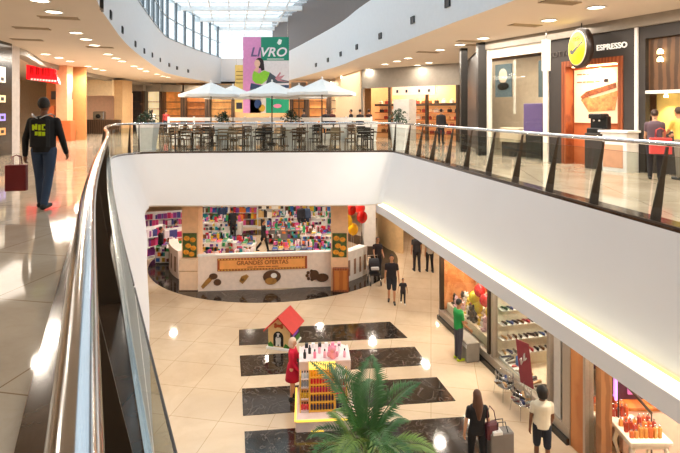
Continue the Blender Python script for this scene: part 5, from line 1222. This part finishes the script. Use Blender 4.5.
def shoe(s, n, z, where, rz=0.0):
    c, cn = random.choice(shc); lab = f'{cn} shoe {where}'; q = lp3(s,n,z)
    if cn not in sp0:
        t = thing('display_shoe', lab, 'shoe', q, aL+PI+rz, 'shoes ' + where); obj('upper', shoe_mb(), col(c,.4), t); g = MB(); g.poly([(-.035,-.14),(.035,-.14),(.04,-.02),(.046,.08),(.02,.145),(-.02,.145),(-.046,.08),(-.04,-.02)],0,.016); obj('sole', g, M_wl if cn != 'white' else M_bn2, t); sp0[cn] = t
    else: dup(sp0[cn], q, aL+PI+rz, lab, 'shoes '+where)
def shoerack(s0, s1, n0, label, zs, where, depth=.34):
    r = thing('shoe_rack', label, 'shelf unit', tuple(OL), aL)
    g = MB(); g.box((s0,n0+depth,.34),(s1,n0+depth+.04,2.7)); obj('back_panel', g, M_cream, r)
    for s in (s0,s1): g = MB(); g.box((s-.02,n0,.34),(s+.02,n0+depth,2.7)); obj('side_panel', g, M_cream, r)
    for zi, z in enumerate(zs):
        g = MB(); g.box((s0,n0,z-.03),(s1,n0+depth,z)); obj('shelf', g, M_wl, r)
        s = s0+.12
        while s < s1-.1: shoe(s, n0+.16, z, f'on the {["lowest","second","third","fourth","fifth","top"][zi]} shelf of the {where}', random.uniform(-.5,.3)); s += .17
    return r
def siderack(s0, n0, n1, label, where, zs):
    r = thing('shoe_rack', label, 'shelf unit', tuple(OL), aL)
    g = MB(); g.box((s0,n0,.1),(s0+.03,n1,2.9)); obj('back_panel', g, mat('rack_ivory','#f6ecd8',.5), r)
    for zi, z in enumerate(zs):
        g = MB(); g.box((s0+.03,n0,z-.02),(s0+.26,n1,z)); obj('shelf', g, M_wl, r)
        n = n0+.12
        while n < n1-.1: shoe(s0+.15, n, z, f'on the {["lowest","second","third","fourth","fifth","top"][zi]} shelf of the {where}', -PI/2+random.uniform(-.4,.4)); n += .165
siderack(sl(491)+.11, .12, 2.6, 'ivory shoe rack on the wall dividing the shoe and toy windows', 'divider wall rack', [.5,.9,1.3,1.7,2.1,2.5])
siderack(sl(535), .45, 1.7, 'ivory shoe rack standing behind the maroon banner', 'rack behind the banner', [.5,.9,1.3,1.7,2.1,2.5])
g = MB(); g.box((-.09,.12,.34),(-.03,1.3,3.0)); obj('side_slats', g, MATS['orange_slats'], tw)
st = lthing('stepped_stand', 'low sloping white stand of shoes along the bottom of the shoe window', 'display stand', 0,0,0)
g = MB(); g.box((sl(495),.12,.34),(sl(552),.42,.40)); obj('platform', g, M_wl, st)
s = sl(495)+.1
while s < sl(552)-.1: shoe(s, .27, .40, 'on the low stand at the foot of the shoe window', random.uniform(-.3,.3)); s += .17
bn = lthing('promotion_banner', 'tilted maroon banner with white script in the shoe window', 'banner', sl(526), .06, 0)
BMx = Matrix.Translation((0,-.12,1.0)) @ Matrix.Rotation(R_(-12),4,'Y')
g = MB(); g.box((-.27,-.01,-.55),(.27,.01,.45),0,BMx); obj('sheet', g, col('#8a2c38',.6), bn)
g = MB(); g.tube([BMx @ Vector(v) for v in ((-.13,-.015,-.12),(-.16,-.015,-.0),(-.08,-.015,.06),(-.09,-.015,-.08),(0,-.015,.02),(.02,-.015,.12),(.08,-.015,.2),(.06,-.015,.02),(.14,-.015,.1))], .016, 6); obj('script_lettering', g, M_wl, bn)
g = MB(); g.tube([(0,-.12,.05),(0,-.12,.5)], .012, 6); g.box((-.2,-.28,0.0),(.2,-.02,.03)); obj('stand', g, M_steel, bn)
def basket(s, label):
    b = lthing('wire_basket', label, 'basket', s, -.42, 0); g = MB()
    for z in (.32,.44,.58): g.tube([(.26*math.cos(2*PI*i/20),.2*math.sin(2*PI*i/20),z) for i in range(21)], .007, 5)
    for i in range(14): a = 2*PI*i/14; g.tube([(.26*math.cos(a),.2*math.sin(a),.32),(.26*math.cos(a),.2*math.sin(a),.58)], .005, 4)
    g.poly(circ(0,0,.26,.2),.31,.32); obj('bowl', g, M_steel, b)
    for sx, sy in ((-1,-1),(1,-1),(-1,1),(1,1)): g = MB(); g.tube([(sx*.18,sy*.14,.31),(sx*.22,sy*.17,0)], .009, 5); obj('leg', g, M_steel, b)
basket(sl(519), 'round wire basket on legs in front of the shoe window, left of the pair'); basket(sl(537), 'round wire basket on legs in front of the shoe window, nearer the cream pillar')
for s in (sl(519),sl(537)):
    for k in range(5): shoe(s-.12+k*.06, -.42+(.08 if k%2 else -.06), .33+.03*(k%3), 'heaped in a wire basket outside the shoe window', k*1.1)
o = lthing('blue_bag', 'bright blue bag hanging inside the shoe window beside the maroon banner', 'bag', sl(515), .12, .62); g = MB(); g.bbox((-.13,-.05,0),(.13,.05,.22),.03); obj('body', g, col('#2a78d0',.5), o); g = MB(); g.tube([(-.07,0,.2),(0,0,.3),(.07,0,.2)], .01, 6); obj('handle', g, col('#2a78d0',.5), o)
# pillar group between shops
lstruct('wall_shop_pillar', sl(553), sl(560), 0, 3.0, .0, .3, mat('pale_grey_column','')); lstruct('trim_23', sl(560.5), sl(563), 0, 3.0, .02, .2, M_kerb)
lstruct('trim_24', sl(563.5), sl(571), 0, 3.0, -.05, .2, M_satin); lstruct('wall_wood_panel', sl(571.2), sl(584), 0, 3.0, -.03, .2, wood('orange_wood_panel','#b8703c','#cc8850',.4,1.0)); lstruct('trim_25', sl(584.2), sl(586.5), 0, 3.0, -.05, .15, M_satin)
gd = lthing('glass_door', 'narrow clear glass panel beside the orange wood pillar', 'glass panel', 0,0,0); g = MB(); g.box((sl(587),.03,.05),(sl(597),.05,3.0)); obj('glass_pane', g, M_shopglass, gd)
lstruct('wall_wood_post', sl(597), sl(602.5), 0, 3.0, -.05, .2, wood('wood_post','#8a5a34','#a8744a',.4,1.5))
# perfume shop
def wtab(x, y, label, rz=0, L=1.3):
    t = thing('display_table', label, 'table', (x,y,0), rz, 'white display tables'); g = MB(); g.bbox((-L/2,-.35,.84),(L/2,.35,.9),.01); g.box((-L/2+.05,-.3,.74),(L/2-.05,.3,.84)); obj('tabletop', g, mat('warm_white_table','#fff0dc',.4), t)
    for sx in (-1,1):
        for sy in (-1,1): g = MB(); g.tube([(sx*(L/2-.1),sy*.26,.76),(sx*(L/2-.04),sy*.29,.55),(sx*(L/2-.12),sy*.25,.25),(sx*(L/2-.07),sy*.27,0)], [.045,.04,.025,.03], 8); obj('leg', g, mat('warm_white_table',''), t)
    return t
wtab(5.85,9.72,'white display table with curved legs and orange products just inside the perfume shop',0,.8)
wtab(5.6,10.4,'white display table with orange products seen through the narrow glass panel',0,.8)
random.seed(3)
op = {}
def product(x, y, z, c, cn, h, where, grp):
    k = (cn,h); lab = f'{cn} {"tall " if h > .2 else ""}product {where}'
    if k not in op:
        t = thing('product_bottle', lab, 'bottle', (x,y,z), 0, grp); g = MB(); g.bbox((-.035,-.025,0),(.035,.025,h*.8),.008); obj('body', g, mat('product_'+c.strip('#'), c, .3, noise=.1, emit=.05), t); g = MB(); g.lathe([(.015,h*.8),(.018,h)],8); obj('cap', g, M_steel, t); op[k] = t
    else: dup(op[k], (x,y,z), random.uniform(-.3,.3), lab, grp)
for x0, y0, wh, gr in ((5.85,9.72,'on the white table nearest the perfume shop entrance','products on the entrance table'),(5.6,10.4,'on the white table behind the narrow glass panel','products on the table behind the glass')):
    for i in range(7):
        for j in range(3): product(x0-.3+i*.09, y0-.2+j*.18, .9, *random.choice((('#e07038','orange'),('#a83a24','rust'),('#e8a050','amber'))), random.choice((.16,.24)), wh, gr)
pc = thing('perfume_cabinet', 'long pink cabinet with wooden top along the back of the perfume shop', 'cabinet', (7.1,10.25,0)); g = MB(); g.box((-1.3,0,.1),(1.9,.5,.98)); obj('body', g, mat('pink_cabinet','#f8d4c0',.5), pc)
g = MB(); g.box((-1.33,-.03,.98),(1.93,.5,1.04)); obj('worktop', g, M_wood, pc); g = MB(); g.box((-1.3,.0,0),(1.9,.5,.1)); obj('base', g, M_org2, pc)
g = MB(); g.box((5.0,10.8,0),(12,10.9,3.56)) if False else g.box((5.75,10.78,0),(12,10.88,3.56)); struct('wall_perfume_shop', g, mat('pink_lit_wall','#fbdccc',.6))
lu = thing('lit_shelf', 'violet lit product shelf unit standing on the pink cabinet', 'shelf unit', (6.22,10.45,1.04)); M_vio = mat('violet_light','#e8b0ff',.4,emit=1.0,ecol='#e0a0ff')
g = MB(); g.box((-.42,.1,0),(.42,.3,.85)); obj('body', g, mat('dark_plum','#4a2038',.5), lu); g = MB(); g.box((-.44,.05,0),(-.38,.12,.85)); g.box((.38,.05,0),(.44,.12,.85)); g.box((-.38,.05,.8),(.38,.12,.85)); g.box((-.38,.05,.42),(.38,.12,.46)); obj('light_edge', g, M_vio, lu); g = MB(); g.box((-.16,.06,.12),(.2,.1,.66)); obj('screen', g, mat('screen_mauve','#c070b0',.3,emit=.4), lu)
l2 = thing('lit_shelf', 'small violet lit shelf unit high on the wall beside the wood post', 'shelf unit', (5.65,10.9,1.5)); g = MB(); g.box((-.3,.0,0),(.3,.15,.7)); obj('body', g, mat('dark_plum',''), l2); g = MB(); g.box((-.32,-.04,0),(-.26,.0,.7)); g.box((.26,-.04,0),(.32,.0,.7)); g.box((-.02,-.04,0),(.03,.0,.7)); obj('light_edge', g, M_vio, l2)
ds = thing('product_shelf', 'dark red product shelf on the pink cabinet right of the violet lit unit', 'shelf unit', (7.35,10.45,1.04)); g = MB(); g.box((-.6,.15,0),(1.3,.3,.8)); obj('back_panel', g, mat('rust_panel','#c87860',.5), ds)
for z in (.28,.54): g = MB(); g.box((-.6,0,z),(1.3,.2,z+.02)); obj('shelf', g, M_wl, ds)
for zi, z in enumerate((0,.30,.56)):
    for i in range(14): product(6.82+i*.125, 10.5, 1.04+z, *random.choice((('#8a2a2a','dark red'),('#5a2430','maroon'),('#b05040','brick red'))), .2, f'on the {["bottom","middle","top"][zi]} row of the dark red product shelf', f'{["bottom","middle","top"][zi]} row of the dark red shelf')
hc_ = thing('handrail_shelf', 'sloping dark bar stand between the white table and the violet unit', 'stand', (5.95,10.05,0)); g = MB(); g.tube([(-.3,.1,1.75),(.25,-.1,1.1)], .03, 8); g.tube([(.25,-.1,1.1),(.25,-.1,0)], .015, 6); g.tube([(-.3,.1,1.75),(-.3,.1,0)], .015, 6); obj('bar', g, M_dmetal, hc_)
pb = thing('handbag', 'burgundy and white bag lying low at the bottom edge inside the perfume shop', 'handbag', (6.05,8.9,0)); g = MB(); g.bbox((-.2,-.12,.0),(.2,.12,.3),.05); obj('body', g, col('#6a2038',.5), pb); g = MB(); g.tube([(-.12,0,.28),(0,0,.42),(.12,0,.28)], .012, 6); obj('handle', g, M_wl, pb)
lstruct('floor_shops', -.1, 12, 0, .015, .12, 4.2, mat('shop_floor','#f0dcc4',.2))
for s, n, pw in ((.8,.8,70),(2.2,.8,70),(4.0,1.2,90),(5.4,1.2,90),(7.2,1.6,90),(8.8,2.0,110),(9.5,3.6,90)):
    q = lp3(s,n,3.0); lamp('shop_window_lamp', q, pw, .6, (1,.86,.68))
# far lower corridor
g = MB(); g.box((6.2,17.5,0),(6.4,34,3.56)); struct('wall_corridor_right', g, mat('golden_wall','#e8c490',.5))
g = MB(); g.box((2.2,33.5,0),(6.3,33.7,3.56)); struct('wall_corridor_end', g, mat('golden_wall',''))
g = MB(); g.box((1.2,24.6,0),(1.75,27.5,3.56)); g.box((1.15,24.55,0),(1.8,27.55,.5),1); struct('wall_corridor_column', g, [mat('pale_grey_column',''), M_dmetal])
g = MB()
g.poly([(3.2+1.3*math.cos(R_(t)),28+3.2*math.sin(R_(t))) for t in range(120,245,8)]+[(2.9,25.6),(2.7,30.6)][::1],0,3.56) if False else g.loft([Vector((3.4-1.3*math.cos(R_(t)),28+3*math.sin(R_(t)),0)) for t in range(-80,81,8)],[Vector((3.4-1.3*math.cos(R_(t)),28+3*math.sin(R_(t)),3.56)) for t in range(-80,81,8)],0,True); struct('wall_corridor_curved', g, mat('golden_wall',''))
# ---------------------------------------------------------------- camera, world, view
cam = bpy.data.cameras.new('camera'); co = bpy.data.objects.new('camera', cam); C.objects.link(co)
co.location = (0,0,CAMZ); co.rotation_euler = (PI/2,0,0); cam.sensor_width = 36; cam.lens = 500/680*36; cam.shift_y = -(226.5-112)/680
cam.clip_start = .05; cam.clip_end = 400
bpy.context.scene.camera = co
w = bpy.data.worlds.new('world'); bpy.context.scene.world = w; w.use_nodes = True
nt = w.node_tree; bg = nt.nodes['Background']; bg.inputs[1].default_value = 2.5
tc = nt.nodes.new('ShaderNodeTexCoord'); nz = nt.nodes.new('ShaderNodeTexNoise'); nz.inputs['Scale'].default_value = 2.5; nz.inputs['Detail'].default_value = 5
rp = nt.nodes.new('ShaderNodeValToRGB'); rp.color_ramp.elements[0].position = .35; rp.color_ramp.elements[1].position = .65
rp.color_ramp.elements[0].color = (.78,.90,1.0,1); rp.color_ramp.elements[1].color = (1,1,1,1)
nt.links.new(tc.outputs['Generated'], nz.inputs['Vector']); nt.links.new(nz.outputs['Fac'], rp.inputs['Fac']); nt.links.new(rp.outputs['Color'], bg.inputs[0])
sc = bpy.context.scene
sc.view_settings.view_transform = 'Standard'; sc.view_settings.look = 'None'; sc.view_settings.exposure = 0.08; sc.view_settings.gamma = 1; sc.view_settings.use_curve_mapping = False
sc.cycles.max_bounces = 8; sc.cycles.transparent_max_bounces = 24; sc.cycles.use_denoising = True; sc.cycles.sample_clamp_indirect = 4
